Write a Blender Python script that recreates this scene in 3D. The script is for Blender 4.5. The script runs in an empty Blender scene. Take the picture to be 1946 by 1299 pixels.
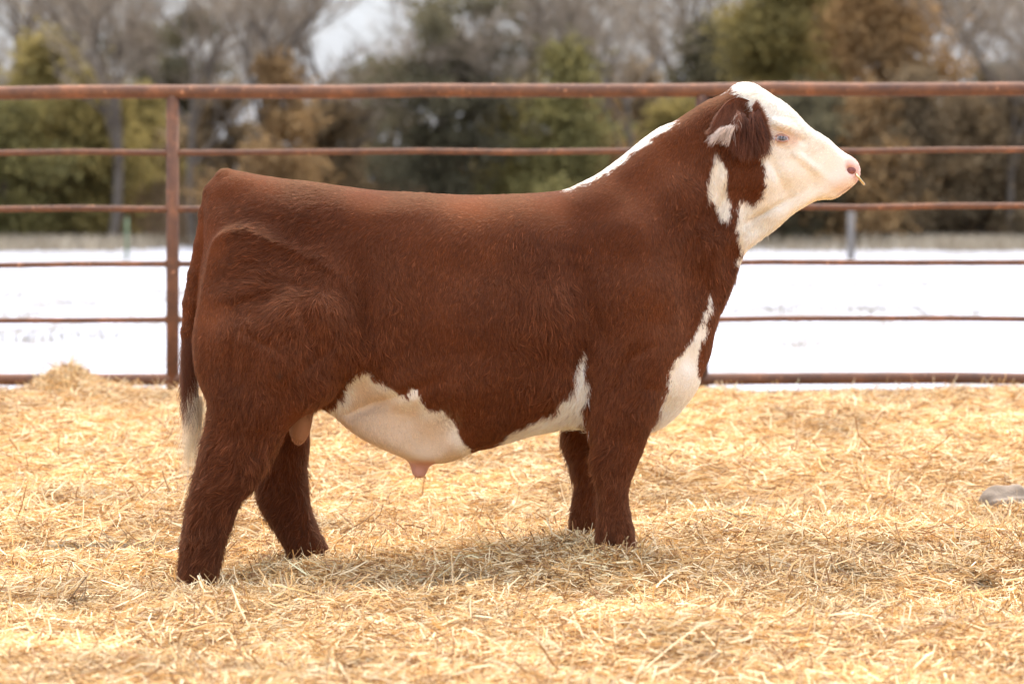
import bpy, bmesh, math, random
import numpy as np
from mathutils import Vector, Matrix
from mathutils.bvhtree import BVHTree

R = math.radians
rng = np.random.default_rng(11)
random.seed(5)
scene = bpy.context.scene

# ------------------------------------------------------------------ camera, sky, sun, exposure
F = 5200.0            # focal length in photograph pixels (1946 wide)
EYE = 1.27            # camera height
HZ = 420.0            # horizon row in the photograph
CD = 10.0             # distance camera to the plane of the bull
cam_d = bpy.data.cameras.new("camera")
cam = bpy.data.objects.new("camera", cam_d)
scene.collection.objects.link(cam)
cam.location = (0, -CD, EYE)
cam.rotation_euler = (R(90), 0, 0)
cam_d.sensor_width = 36
cam_d.lens = 36 * F / 1946
cam_d.shift_y = -(649.5 - HZ) / 1946
cam_d.clip_end = 3000
cam_d.dof.use_dof = True
cam_d.dof.focus_distance = CD - 0.25
cam_d.dof.aperture_fstop = 2.6
scene.camera = cam

SUN_EL, SUN_AZ = R(64), R(16)      # behind the bull, a little to its head side
world = bpy.data.worlds.new("World")
scene.world = world
world.use_nodes = True
wn, wl = world.node_tree.nodes, world.node_tree.links
bg = wn['Background']
sky = wn.new('ShaderNodeTexSky')
sky.sky_type = 'NISHITA'
sky.sun_disc = False
sky.sun_elevation = SUN_EL
sky.sun_rotation = SUN_AZ
sky.air_density = 1.0
sky.dust_density = 5.0
# thin high cloud veiling the blue
tc = wn.new('ShaderNodeTexCoord')
cn = wn.new('ShaderNodeTexNoise'); cn.inputs['Scale'].default_value = 2.2; cn.inputs['Detail'].default_value = 6
cr = wn.new('ShaderNodeValToRGB')
cr.color_ramp.elements[0].position = 0.30; cr.color_ramp.elements[0].color = (.30, .30, .30, 1)
cr.color_ramp.elements[1].position = 0.62; cr.color_ramp.elements[1].color = (.75, .75, .75, 1)
mx = wn.new('ShaderNodeMixRGB'); mx.inputs[2].default_value = (4.3, 4.7, 5.6, 1)
wl.new(tc.outputs['Generated'], cn.inputs['Vector'])
wl.new(cn.outputs['Fac'], cr.inputs['Fac'])
wl.new(cr.outputs['Color'], mx.inputs[0])
wl.new(sky.outputs['Color'], mx.inputs[1])
# an overcast sky is brighter overhead than at the horizon
sx = wn.new('ShaderNodeSeparateXYZ'); ma = wn.new('ShaderNodeMath'); ma.operation = 'MULTIPLY_ADD'; ma.use_clamp = False
ma.inputs[1].default_value = 2.3; ma.inputs[2].default_value = 0.72
vm = wn.new('ShaderNodeVectorMath'); vm.operation = 'SCALE'
wl.new(tc.outputs['Generated'], sx.inputs[0]); wl.new(sx.outputs['Z'], ma.inputs[0])
wl.new(mx.outputs['Color'], vm.inputs[0]); wl.new(ma.outputs[0], vm.inputs['Scale'])
wl.new(vm.outputs[0], bg.inputs['Color'])
bg.inputs['Strength'].default_value = 0.15

sun_d = bpy.data.lights.new("sun", 'SUN')
sun_d.energy = 2.3
sun_d.angle = R(26)
sun_d.color = (1.0, 0.95, 0.87)
sun = bpy.data.objects.new("sun", sun_d)
scene.collection.objects.link(sun)
sdir = Vector((math.sin(SUN_AZ) * math.cos(SUN_EL), math.cos(SUN_AZ) * math.cos(SUN_EL), math.sin(SUN_EL)))
sun.rotation_euler = sdir.to_track_quat('Z', 'Y').to_euler()
sun.location = (3, 8, 12)

scene.view_settings.view_transform = 'Standard'
scene.view_settings.look = 'None'
scene.view_settings.exposure = 0.84
scene.view_settings.gamma = 1
scene.render.engine = 'CYCLES'
scene.cycles.use_denoising = True
scene.cycles.max_bounces = 8
scene.cycles.transparent_max_bounces = 8
try:
    scene.cycles_curves.shape = 'RIBBONS'
except Exception:
    pass

# ------------------------------------------------------------------ helpers
def P(px, py, y=0.0):
    """photograph pixel at world depth y"""
    d = CD + y
    return np.array([(px - 973) / F * d, y, EYE - (py - HZ) / F * d])

def PV(px, py, y=0.0):
    return Vector(P(px, py, y))

class VNoise:
    def __init__(self, seed, n=32, ch=1):
        r = np.random.default_rng(seed)
        self.n = n
        self.g = r.uniform(-1, 1, (n, n, n, ch)).astype(np.float32)
    def __call__(self, p, scale):
        q = np.asarray(p, dtype=np.float64) / scale + 100.37
        i = np.floor(q).astype(int)
        f = (q - i)
        f = f * f * (3 - 2 * f)
        n = self.n
        out = 0
        for a in (0, 1):
            for b in (0, 1):
                for c in (0, 1):
                    w = (f[:, 0] if a else 1 - f[:, 0]) * (f[:, 1] if b else 1 - f[:, 1]) * (f[:, 2] if c else 1 - f[:, 2])
                    out = out + w[:, None] * self.g[(i[:, 0] + a) % n, (i[:, 1] + b) % n, (i[:, 2] + c) % n]
        return out if self.g.shape[3] > 1 else out[:, 0]

N1 = VNoise(1); N3 = VNoise(3, 32, 3); N2 = VNoise(2)

def n2d(x, y, s, seed=0.0):
    x = np.atleast_1d(x); y = np.atleast_1d(y)
    return N1(np.stack([x, y, np.full_like(x, seed, dtype=float)], 1), s)

def new_mesh(name, verts, faces, mat=None, parent=None, smooth=True, cols=None, colname='col', loc=None):
    me = bpy.data.meshes.new(name)
    verts = np.asarray(verts, dtype=np.float32)
    faces = np.asarray(faces, dtype=np.int32)
    nf, k = faces.shape
    me.vertices.add(len(verts)); me.vertices.foreach_set('co', verts.ravel())
    me.loops.add(nf * k); me.loops.foreach_set('vertex_index', faces.ravel())
    me.polygons.add(nf)
    me.polygons.foreach_set('loop_start', np.arange(0, nf * k, k, dtype=np.int32))
    me.polygons.foreach_set('loop_total', np.full(nf, k, dtype=np.int32))
    me.update(calc_edges=True)
    if cols is not None:
        a = me.attributes.new(colname, 'FLOAT_COLOR', 'POINT')
        c4 = np.ones((len(verts), 4), dtype=np.float32); c4[:, :3] = cols
        a.data.foreach_set('color', c4.ravel())
    me.polygons.foreach_set('use_smooth', np.full(nf, smooth, dtype=bool))
    me.validate()
    if mat: me.materials.append(mat)
    o = bpy.data.objects.new(name, me)
    scene.collection.objects.link(o)
    if parent: o.parent = parent
    if loc is not None: o.location = loc
    return o

def empty(name, loc, label=None, cat=None, group=None):
    o = bpy.data.objects.new(name, None)
    scene.collection.objects.link(o)
    o.location = loc
    o.empty_display_size = 0.1
    if label: o['label'] = label
    if cat: o['category'] = cat
    if group: o['group'] = group
    return o

def setpar(o, root):
    """parent keeping world place (the root has no rotation or scale)"""
    o.parent = root
    o.matrix_parent_inverse = Matrix.Translation(-root.location)

def tube(path, radii, seg=8, cap=True):
    path = [Vector(p) for p in path]
    V, Fc = [], []
    up = Vector((0, 0, 1))
    n = len(path)
    prev = None
    for i, p in enumerate(path):
        t = (path[min(i + 1, n - 1)] - path[max(i - 1, 0)]).normalized()
        if prev is None:
            a = t.cross(up)
            if a.length < 0.05: a = t.cross(Vector((1, 0, 0)))
            a.normalize()
        else:
            a = (prev - t * prev.dot(t)).normalized()
        prev = a
        b = t.cross(a)
        r = radii[i] if hasattr(radii, '__len__') else radii
        for k in range(seg):
            an = 2 * math.pi * k / seg
            V.append(p + a * math.cos(an) * r + b * math.sin(an) * r)
    for i in range(n - 1):
        for k in range(seg):
            k2 = (k + 1) % seg
            Fc.append((i * seg + k, i * seg + k2, (i + 1) * seg + k2, (i + 1) * seg + k))
    if cap:
        V.append(path[0].copy()); c0 = len(V) - 1
        V.append(path[-1].copy()); c1 = len(V) - 1
        for k in range(seg):
            k2 = (k + 1) % seg
            Fc.append((c0, k2, k, c0)); Fc.append((c1, (n - 1) * seg + k, (n - 1) * seg + k2, c1))
    return V, Fc

def mesh_mixed(name, V, Fc, mat, parent=None, smooth=True):
    me = bpy.data.meshes.new(name)
    Fc = [tuple(dict.fromkeys(f)) for f in Fc]
    me.from_pydata([tuple(v) for v in V], [], Fc)
    me.polygons.foreach_set('use_smooth', [smooth] * len(me.polygons))
    me.materials.append(mat)
    o = bpy.data.objects.new(name, me)
    scene.collection.objects.link(o)
    if parent: setpar(o, parent)
    return o

# ------------------------------------------------------------------ materials
def mat_base(name):
    m = bpy.data.materials.new(name); m.use_nodes = True
    return m, m.node_tree.nodes, m.node_tree.links, m.node_tree.nodes['Principled BSDF']

def mat_noise(name, cols, scale=5, rough=.8, bump=0.0, bscale=None, detail=6, spec=.3, metallic=0.0, coord='Object'):
    m, n, l, b = mat_base(name)
    t = n.new('ShaderNodeTexCoord'); x = n.new('ShaderNodeTexNoise'); r = n.new('ShaderNodeValToRGB')
    x.inputs['Scale'].default_value = scale; x.inputs['Detail'].default_value = detail
    l.new(t.outputs[coord], x.inputs['Vector']); l.new(x.outputs['Fac'], r.inputs['Fac'])
    e = r.color_ramp.elements
    while len(e) < len(cols): e.new(0.5)
    for i, (p, c) in enumerate(cols):
        e[i].position = p; e[i].color = (*c, 1)
    l.new(r.outputs['Color'], b.inputs['Base Color'])
    b.inputs['Roughness'].default_value = rough
    b.inputs['Specular IOR Level'].default_value = spec
    b.inputs['Metallic'].default_value = metallic
    if bump:
        x2 = n.new('ShaderNodeTexNoise'); x2.inputs['Scale'].default_value = bscale or scale * 4; x2.inputs['Detail'].default_value = 8
        bp = n.new('ShaderNodeBump'); bp.inputs['Strength'].default_value = bump; bp.inputs['Distance'].default_value = 0.02
        l.new(t.outputs[coord], x2.inputs['Vector']); l.new(x2.outputs['Fac'], bp.inputs['Height']); l.new(bp.outputs['Normal'], b.inputs['Normal'])
    return m

def mat_attr(name, rough=.8, spec=.2, transl=0.0, attr='col', bump=0.0, bscale=60):
    m, n, l, b = mat_base(name)
    a = n.new('ShaderNodeAttribute'); a.attribute_name = attr
    l.new(a.outputs['Color'], b.inputs['Base Color'])
    b.inputs['Roughness'].default_value = rough
    b.inputs['Specular IOR Level'].default_value = spec
    if bump:
        t = n.new('ShaderNodeTexCoord'); x2 = n.new('ShaderNodeTexNoise'); x2.inputs['Scale'].default_value = bscale; x2.inputs['Detail'].default_value = 6
        bp = n.new('ShaderNodeBump'); bp.inputs['Strength'].default_value = bump; bp.inputs['Distance'].default_value = 0.01
        l.new(t.outputs['Object'], x2.inputs['Vector']); l.new(x2.outputs['Fac'], bp.inputs['Height']); l.new(bp.outputs['Normal'], b.inputs['Normal'])
    if transl:
        out = n['Material Output']
        tr = n.new('ShaderNodeBsdfTranslucent'); mxs = n.new('ShaderNodeMixShader')
        mxs.inputs[0].default_value = transl
        l.new(a.outputs['Color'], tr.inputs['Color'])
        l.new(b.outputs[0], mxs.inputs[1]); l.new(tr.outputs[0], mxs.inputs[2]); l.new(mxs.outputs[0], out.inputs['Surface'])
    return m

# ------------------------------------------------------------------ ground height
def sstep(a, b, x):
    t = np.clip((x - a) / (b - a), 0, 1)
    return t * t * (3 - 2 * t)

FENCE_Y = 5.76
def zg(x, y, fine=True):
    x = np.asarray(x, dtype=float); y = np.asarray(y, dtype=float)
    sh = x.shape
    x = x.ravel(); y = y.ravel()
    z = 0.315 * sstep(0.4, 5.6, y) * 1.0
    z = z + 0.13 * sstep(6, 90, y)
    pen = 1 - sstep(6.0, 7.0, y)
    g = lambda cx, cy, rx, ry, a: a * np.exp(-((x - cx) / rx) ** 2 - ((y - cy) / ry) ** 2)
    z = z + g(0.42, 0.05, .75, .75, .115) + g(-1.15, -.25, .3, .35, -.085)
    z = z - .055 * np.exp(-((y - 5.6) / .6) ** 2) + g(-2.50, 5.3, .22, .35, .10) + g(-2.2, 5.1, .5, .4, .02)
    z = z + g(-.78, .05, .16, .10, -.02)
    z = z + g(-2.0, 1.3, .8, .5, .05) + g(-1.9, 3.3, 1.2, .5, .05) + g(1.9, 0.2, .6, .5, .09) + g(1.2, 2.4, 1.0, .4, .06)
    z = z + g(-0.25, -.75, .55, .3, -.05) + g(1.25, -.9, .25, .15, -.05) + g(1.17, -.44, .10, .07, -.04)
    z = z - 0.05 * pen * sstep(5.75, 6.1, y) * (1 + n2d(x, y, .5, 9.))
    if fine:
        z = z + pen * (.045 * n2d(x, y, .75, 1.) + .032 * n2d(x, y, .3, 4.) + .012 * n2d(x, y, .12, 7.))
        z = z + (1 - pen) * .03 * n2d(x, y, 2.5, 3.)
    return z.reshape(sh)

def grid_sheet(name, xs, ys, mat, dz=0.0, kind='structure'):
    X, Y = np.meshgrid(xs, ys)
    Z = zg(X, Y) + dz
    V = np.stack([X, Y, Z], -1).reshape(-1, 3)
    nx, ny = len(xs), len(ys)
    i = np.arange(nx - 1)[None, :] + nx * np.arange(ny - 1)[:, None]
    Fq = np.stack([i, i + 1, i + nx + 1, i + nx], -1).reshape(-1, 4)
    o = new_mesh(name, V, Fq, mat)
    o['kind'] = kind
    return o

m_under = mat_noise('matted_straw', [(.25, (.20, .105, .035)), (.5, (.48, .29, .11)), (.75, (.66, .44, .20))], scale=14, rough=.9, bump=.7, bscale=90, detail=10)
m_snow, n_, l_, b_ = mat_base('snow')
t_ = n_.new('ShaderNodeTexCoord'); mp_ = n_.new('ShaderNodeMapping'); mp_.inputs['Scale'].default_value = (.9, .22, 1)
x_ = n_.new('ShaderNodeTexNoise'); x_.inputs['Scale'].default_value = 2.0; x_.inputs['Detail'].default_value = 9; x_.inputs['Roughness'].default_value = .68
r_ = n_.new('ShaderNodeValToRGB')
r_.color_ramp.elements[0].position = .44; r_.color_ramp.elements[0].color = (.31, .32, .35, 1)
r_.color_ramp.elements[1].position = .70; r_.color_ramp.elements[1].color = (.13, .11, .085, 1)
l_.new(t_.outputs['Object'], mp_.inputs['Vector']); l_.new(mp_.outputs['Vector'], x_.inputs['Vector']); l_.new(x_.outputs['Fac'], r_.inputs['Fac']); l_.new(r_.outputs['Color'], b_.inputs['Base Color'])
b_.inputs['Roughness'].default_value = .7
m_turf = mat_noise('winter_turf', [(.3, (.10, .075, .045)), (.6, (.24, .19, .12)), (.8, (.4, .35, .26))], scale=.8, rough=.95, bump=.4)

grid_sheet('bedding_ground', np.linspace(-6, 6, 301), np.linspace(-5, 7.0, 301), m_under)
grid_sheet('snow_field', np.concatenate([np.linspace(-300, -40, 14)[:-1], np.linspace(-40, 40, 81), np.linspace(40, 300, 14)[1:]]),
           np.concatenate([np.linspace(6.15, 40, 90), np.linspace(42, 80, 20)]), m_snow, 0.03)
grid_sheet('near_ground', np.linspace(-300, 300, 7), np.array([-60., -30, -15, -4.9]), m_under, -0.02)
for nm, xs in (('side_ground', np.linspace(-300, -5.9, 12)), ('side_ground', np.linspace(5.9, 300, 12))):
    grid_sheet(nm, xs, np.linspace(-5, 6.6, 12), m_snow, -0.02)
grid_sheet('far_ground', np.linspace(-900, 900, 30), np.concatenate([np.linspace(79.5, 140, 10), [300, 900, 1500]]), m_turf, 0.0)

# ------------------------------------------------------------------ pipe fence
m_rust, n_, l_, b_ = mat_base('rusty_pipe')
t_ = n_.new('ShaderNodeTexCoord')
x_ = n_.new('ShaderNodeTexNoise'); x_.inputs['Scale'].default_value = 6; x_.inputs['Detail'].default_value = 10; x_.inputs['Roughness'].default_value = .7
r_ = n_.new('ShaderNodeValToRGB'); e = r_.color_ramp.elements
e[0].position = .3; e[0].color = (.085, .048, .035, 1); e[1].position = .55; e[1].color = (.175, .083, .046, 1)
q = e.new(.7); q.color = (.30, .125, .06, 1); q = e.new(.86); q.color = (.50, .27, .12, 1)
l_.new(t_.outputs['Object'], x_.inputs['Vector']); l_.new(x_.outputs['Fac'], r_.inputs['Fac'])
x2_ = n_.new('ShaderNodeTexNoise'); x2_.inputs['Scale'].default_value = 30; x2_.inputs['Detail'].default_value = 6
r2_ = n_.new('ShaderNodeValToRGB'); r2_.color_ramp.elements[0].position = .66; r2_.color_ramp.elements[1].position = .74
mx_ = n_.new('ShaderNodeMixRGB'); mx_.inputs[2].default_value = (.55, .27, .14, 1)
l_.new(t_.outputs['Object'], x2_.inputs['Vector']); l_.new(x2_.outputs['Fac'], r2_.inputs['Fac'])
l_.new(r2_.outputs['Color'], mx_.inputs[0]); l_.new(r_.outputs['Color'], mx_.inputs[1]); l_.new(mx_.outputs['Color'], b_.inputs['Base Color'])
b_.inputs['Roughness'].default_value = .75; b_.inputs['Specular IOR Level'].default_value = .25
bp_ = n_.new('ShaderNodeBump'); bp_.inputs['Strength'].default_value = .4; bp_.inputs['Distance'].default_value = .004
l_.new(x2_.outputs['Fac'], bp_.inputs['Height']); l_.new(bp_.outputs['Normal'], b_.inputs['Normal'])

fence = empty('pipe_fence', (0, FENCE_Y, float(zg(0., FENCE_Y))), 'rusty welded pipe fence with a thick top rail running behind the bull', 'fence')
D_F = CD + FENCE_Y
def rail(name, ly, ry, thick):
    a = PV(0, ly, FENCE_Y); b = PV(1946, ry, FENCE_Y)
    d = (b - a)
    pts = []
    for i in range(41):
        t = -1.2 + 3.4 * i / 40
        p = a + d * t
        p.z += .0035 * math.sin(i * 1.7 + ly) + .002 * math.sin(i * 3.1)
        p.z += 0 if 0 <= t <= 1 else 0
        pts.append(p)
    V, Fc = tube(pts, thick / 2, 14)
    o = mesh_mixed(name, V, Fc, m_rust, fence)
    return o
rail('top_rail', 176, 168.5, .080)
for l, r, t in ((290.5, 285, .036), (397.5, 391.5, .037), (502.5, 498, .031), (608, 604.5, .031)):
    rail('rail', l, r, t)
rail('bottom_rail', 720.5, 718, .067)
def fpost(px, w, py0=180, foot=None):
    x = (px - 973) / F * D_F
    ztop = EYE - (py0 - HZ) / F * D_F
    zb = foot if foot is not None else float(zg(x, FENCE_Y)) - .1
    V, Fc = tube([(x, FENCE_Y + .002, zb), (x, FENCE_Y + .002, (zb + ztop) / 2), (x, FENCE_Y + .002, ztop)], w / 2, 16)
    return mesh_mixed('post', V, Fc, m_rust, fence)
for px in (328, 1334, -680, 2340):
    fpost(px, .072)
# weld beads where rails meet posts
for px in (328, 1334):
    x = (px - 973) / F * D_F
    for py in (289, 396, 501, 607):
        z = EYE - (py - HZ) / F * D_F
        for s in (-1, 1):
            V, Fc = tube([(x + s * .036 + .011 * math.cos(a), FENCE_Y - .005 , z + .018 * math.sin(a)) for a in np.linspace(0, 6.28, 9)], .005, 6, False)
            w = mesh_mixed('weld', V, Fc, m_rust, fence)

# ------------------------------------------------------------------ background trees
def leaf_cloud(n, size, fn, seed):
    """n small two-sided quads placed by fn(rng, n)->points, with colour parameter"""
    r = np.random.default_rng(seed)
    pts, shade = fn(r, n)
    a = r.normal(size=(n, 3)); a /= np.linalg.norm(a, axis=1)[:, None]
    b = r.normal(size=(n, 3)); b = np.cross(a, b); b /= np.linalg.norm(b, axis=1)[:, None]
    s = size * r.uniform(.5, 1.4, n)[:, None]
    V = np.stack([pts - a * s, pts - b * s * .4, pts + a * s, pts + b * s * .4], 1).reshape(-1, 3)
    Fq = np.arange(4 * n).reshape(n, 4)
    return V, Fq, np.repeat(shade, 4)

def ramp(c0, c1, t, r):
    t = np.clip(t, 0, 1)[:, None]
    return np.array(c0) * (1 - t) + np.array(c1) * t

m_leaf = mat_attr('evergreen_foliage', .9, .1, .4)
m_bark = mat_noise('grey_bark', [(.3, (.07, .054, .04)), (.7, (.20, .16, .12))], scale=12, rough=.95, bump=.5)
m_twig = mat_noise('bare_twigs', [(.3, (.15, .115, .08)), (.7, (.36, .285, .20))], scale=3, rough=.95)

def cedar_mesh(seed, h, rad, c0, c1, n=9000, kind='cone'):
    r0 = np.random.default_rng(seed)
    nb = 46
    bz = r0.uniform(.04, .98, nb); ba = r0.uniform(0, 6.28, nb)
    def fn(r, n):
        k = r.integers(0, nb, n)
        z = bz[k]
        if kind == 'cone':
            rr = rad * (1 - z ** 1.5) ** .8 * (.35 + .65 * sstep(0, .15, z))
        else:
            rr = rad * np.sqrt(np.clip(1 - ((z - .55) / .47) ** 2, .02, 1))
        u = r.uniform(0, 1, n) ** .55
        rr = rr * u * (.8 + .4 * np.sin(ba[k] * 7))
        sp = .42 * rad * (.35 + .65 * u) * .55
        p = np.stack([np.cos(ba[k]) * rr, np.sin(ba[k]) * rr, z * h + .22 * u * rad * (.2 if kind == 'cone' else 0)], 1)
        p += r.normal(size=(n, 3)) * sp[:, None] * np.array([.75, .75, .55])
        sh = r0.uniform(0, 1, nb)[k] * .55 + r.uniform(0, .5, n)
        p[:, 2] = np.abs(p[:, 2] - .1) + .1
        return p, sh
    V, Fq, sh = leaf_cloud(n, .125, fn, seed + 1)
    return V, Fq, ramp(c0, c1, sh, None)

def branch_tree(seed, h, spread=.5, lean=0.0, levels=5, base=.14):
    rd = random.Random(seed)
    tubes, twigs = [], []
    def grow(p, d, L, r, lv):
        pts = [p.copy()]; rs = [r]
        n = 4
        for i in range(n):
            d = (d + Vector((rd.uniform(-1, 1), rd.uniform(-1, 1), rd.uniform(-.5, .7))) * .14).normalized()
            p = p + d * (L / n)
            pts.append(p.copy()); rs.append(r * (1 - .35 * (i + 1) / n))
            if lv < levels and i >= 1:
                for _ in range(2 if lv else (1 if i < 2 else 2)):
                    side = Vector((rd.uniform(-1, 1), rd.uniform(-1, 1), rd.uniform(-.1, .6))).normalized()
                    nd = (d * (1 - spread * .8) + side * spread).normalized()
                    grow(p.copy(), nd, L * rd.uniform(.45, .72), r * .52, lv + 1)
        if lv >= 3:
            twigs.append((pts, rs))
        else:
            tubes.append((pts, rs))
    grow(Vector((0, 0, -.3)), Vector((lean, 0, 1)).normalized(), h * .5, base, 0)
    V, Fc = [], []
    for pts, rs in tubes:
        v, f = tube(pts, rs, 6, False)
        o = len(V); V += v; Fc += [tuple(i + o for i in q) for q in f]
    TV, TF = [], []
    for pts, rs in twigs:
        s = Vector((rd.uniform(-1, 1), rd.uniform(-1, 1), rd.uniform(-1, 1))).normalized()
        o = len(TV)
        for p, r in zip(pts, rs):
            w = max(r, .0045)
            TV.append(p - s * w); TV.append(p + s * w)
        for i in range(len(pts) - 1):
            TF.append((o + 2 * i, o + 2 * i + 1, o + 2 * i + 3, o + 2 * i + 2))
    return V, Fc, TV, TF

def wx(px, D): return (px - 973) / F * D
def hz(py, D):   # height of an image row above ground level there
    return EYE - (py - HZ) / F * D

def place_tree(name, label, cat, px, D, parts, group=None, rz=0.0, sc=1.0):
    x = wx(px, D); y = D - CD
    z = float(zg(x, y, False))
    root = empty(name, (x, y, z), label, cat, group)
    root.rotation_euler.z = rz; root.scale = (sc, sc, sc)
    for o in parts: o.parent = root
    return root

OLIVE = ((0.1256, 0.1032, 0.0404), (0.3947, 0.305, 0.1032))
RUST = ((0.1704, 0.1076, 0.0538), (0.4664, 0.287, 0.1211))
DARK = ((0.0663, 0.0585, 0.0374), (0.1638, 0.1404, 0.078))
GREEN = ((0.0987, 0.0897, 0.0377), (0.3229, 0.2691, 0.0942))
BROWN = ((0.1346, 0.0987, 0.0583), (0.3588, 0.2556, 0.139))
cedars = [
    # px, D, top row, radius m, palette, kind, label
    (105, 88, 88, 2.5, OLIVE, 'cone', 'broad olive green cedar at the far left behind the fence'),
    (258, 92, 225, 2.0, OLIVE, 'cone', 'low olive cedar just left of the tall fence post'),
    (5, 84, 250, 2.0, GREEN, 'round', 'low green cedar cut off by the left edge of the picture'),
    (515, 81, 118, 1.7, RUST, 'cone', 'rust tinged cedar rising behind the hips of the bull'),
    (620, 86, 210, 1.7, BROWN, 'cone', 'squat brown cedar behind the loin of the bull'),
    (835, 81.5, -60, 1.9, DARK, 'round', 'tall dark evergreen right of the open patch of sky'),
    (740, 96, 175, 1.9, DARK, 'round', 'short dark evergreen below the open patch of sky'),
    (1075, 81, 105, 2.1, GREEN, 'cone', 'green pointed cedar behind the crest of the bull'),
    (960, 85, 225, 1.7, OLIVE, 'cone', 'small olive cedar left of the green pointed one'),
    (1210, 92, 190, 2.0, BROWN, 'cone', 'brown green cedar behind the neck of the bull'),
    (1480, 90, -130, 2.4, OLIVE, 'cone', 'tall yellow green cedar above the poll of the bull'),
    (1670, 89, -70, 3.3, RUST, 'cone', 'large rust orange cedar above the muzzle of the bull'),
    (1560, 85, 230, 1.9, DARK, 'round', 'low dark evergreen behind the nose of the bull'),
    (1745, 84, 200, 1.8, BROWN, 'cone', 'bushy brown cedar under the large rust orange one'),
    (1890, 90, 140, 2.1, DARK, 'round', 'dark evergreen close to the right edge of the picture'),
    (340, 100, -20, 1.6, DARK, 'round', 'dark evergreen rising above the tall fence post'),
    (270, 103, 50, 1.7, DARK, 'round', 'dark evergreen second from the tall fence post to the left'),
    (1340, 96, 40, 1.7, DARK, 'round', 'narrow dark evergreen left of the yellow green cedar'),
    (180, 86, 200, 2.0, OLIVE, 'cone', 'olive green cedar between the broad one and the tall fence post'),
    (430, 90, 215, 1.5, BROWN, 'round', 'small brown cedar just behind the tail head of the bull'),
    (690, 91, 255, 1.6, DARK, 'round', 'low dark evergreen under the open patch of sky'),
    (1130, 86, 240, 1.8, RUST, 'cone', 'low rust brown cedar beside the green pointed one'),
    (1010, 90, 200, 1.6, OLIVE, 'cone', 'slim olive cedar behind the withers of the bull'),
    (1290, 88, 235, 1.8, OLIVE, 'cone', 'low olive cedar behind the crest end of the neck'),
    (1400, 99, 60, 1.8, GREEN, 'round', 'green cedar left of the tall yellow green one'),
    (1590, 97, -90, 2.3, RUST, 'cone', 'rust cedar between the yellow green and large rust orange ones'),
    (1660, 84, 235, 1.9, RUST, 'cone', 'low rust cedar in front of the large rust orange one'),
    (1830, 86, 240, 1.8, BROWN, 'cone', 'low brown cedar beside the dark evergreen at the right edge'),
    (1960, 85, 190, 2.0, BROWN, 'cone', 'brown cedar cut off by the right edge of the picture'),
    (-160, 90, 60, 2.4, OLIVE, 'cone', 'olive cedar beyond the left edge of the picture'),
    (2110, 90, 60, 2.4, RUST, 'cone', 'rust cedar beyond the right edge of the picture'),
]
for i, (px, D, top, rad, pal, kd, lab) in enumerate(cedars):
    y = D - CD; zb = float(zg(wx(px, D), y, False))
    h = hz(top - (50 if top > 150 else 0), D) - zb
    dens = int(19000 * (rad / 2.2) ** 1.5 * max(.6, h / 7))
    if pal is DARK and h > 6: dens = int(dens * .7)
    rad *= 1.18
    V, Fq, c = cedar_mesh(100 + i, h, rad, pal[0], pal[1], dens, kd)
    crown = new_mesh('crown', V, Fq, m_leaf, None, False, c)
    tv, tf = tube([(0, 0, -.3), (.05, 0, h * .4), (0, .05, h * .85)], [.16, .10, .03], 7)
    tr = mesh_mixed('trunk', tv, tf, m_bark)
    place_tree('cedar_tree', lab, 'tree', px, D, [crown, tr], 'evergreens beyond the snowy field')

bare = [branch_tree(s, hh, sp, ln, 5, b) for s, hh, sp, ln, b in ((3, 11, .62, .0, .15), (8, 12, .55, .08, .17), (15, 10, .7, -.06, .12), (23, 12, .5, .03, .20))]
bare_me = []
for bi, (V, Fc, TV, TF) in enumerate(bare):
    t1 = mesh_mixed('trunk', V, Fc, m_bark); t2 = mesh_mixed('twigs', TV, TF, m_twig, smooth=False)
    bare_me.append((t1, t2))
bare_spots = [  # px, D, variant, scale, label
    (210, 83, 3, .86, 'bare grey tree with a pale trunk above the broad olive cedar'),
    (372, 83, 1, .86, 'bare tree with a dark trunk right of the tall fence post'),
    (520, 82, 3, .84, 'bare tree with a stout trunk behind the rust tinged cedar'),
    (600, 86, 0, .8, 'thin bare tree at the left side of the open patch of sky'),
    (20, 100, 1, 1.05, 'bare tree in the top left corner of the picture'),
    (100, 110, 0, 1.1, 'far bare tree over the top of the broad olive cedar'),
    (450, 112, 2, 1.1, 'far bare tree between the dark and the stout trunk'),
    (880, 83, 2, .8, 'small pale bare tree in front of the tall dark evergreen'),
    (930, 108, 1, 1.1, 'bare tree standing behind the tall dark evergreen'),
    (1010, 84, 0, .9, 'bare tree left of the green pointed cedar'),
    (1110, 110, 3, 1.15, 'bare tree directly behind the green pointed cedar'),
    (1190, 84, 2, .95, 'bare tree right of the green pointed cedar'),
    (1270, 108, 0, 1.15, 'bare tree above the withers end of the white crest'),
    (1350, 100, 1, 1.0, 'bare tree left of the white poll of the bull'),
    (1430, 112, 2, 1.2, 'far bare tree behind the yellow green cedar'),
    (1570, 112, 1, 1.2, 'far bare tree between the yellow green and rust cedars'),
    (1800, 100, 3, 1.0, 'bare tree at the right foot of the large rust cedar'),
    (1860, 86, 0, .95, 'bare tree left of the one in the top right corner'),
    (1930, 84, 2, .95, 'bare tree in the top right corner of the picture'),
    (-120, 104, 3, 1.0, 'bare tree beyond the left edge of the picture'),
    (2060, 104, 3, 1.0, 'bare tree beyond the right edge of the picture'),
]
used = set()
for i, (px, D, v, sc, lab) in enumerate(bare_spots):
    t1, t2 = bare_me[v]
    if v in used: t1, t2 = t1.copy(), t2.copy(); scene.collection.objects.link(t1); scene.collection.objects.link(t2)
    used.add(v)
    place_tree('bare_tree', lab, 'tree', px, D, [t1, t2], 'bare trees beyond the snowy field', rz=i * 1.3, sc=sc)

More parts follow.
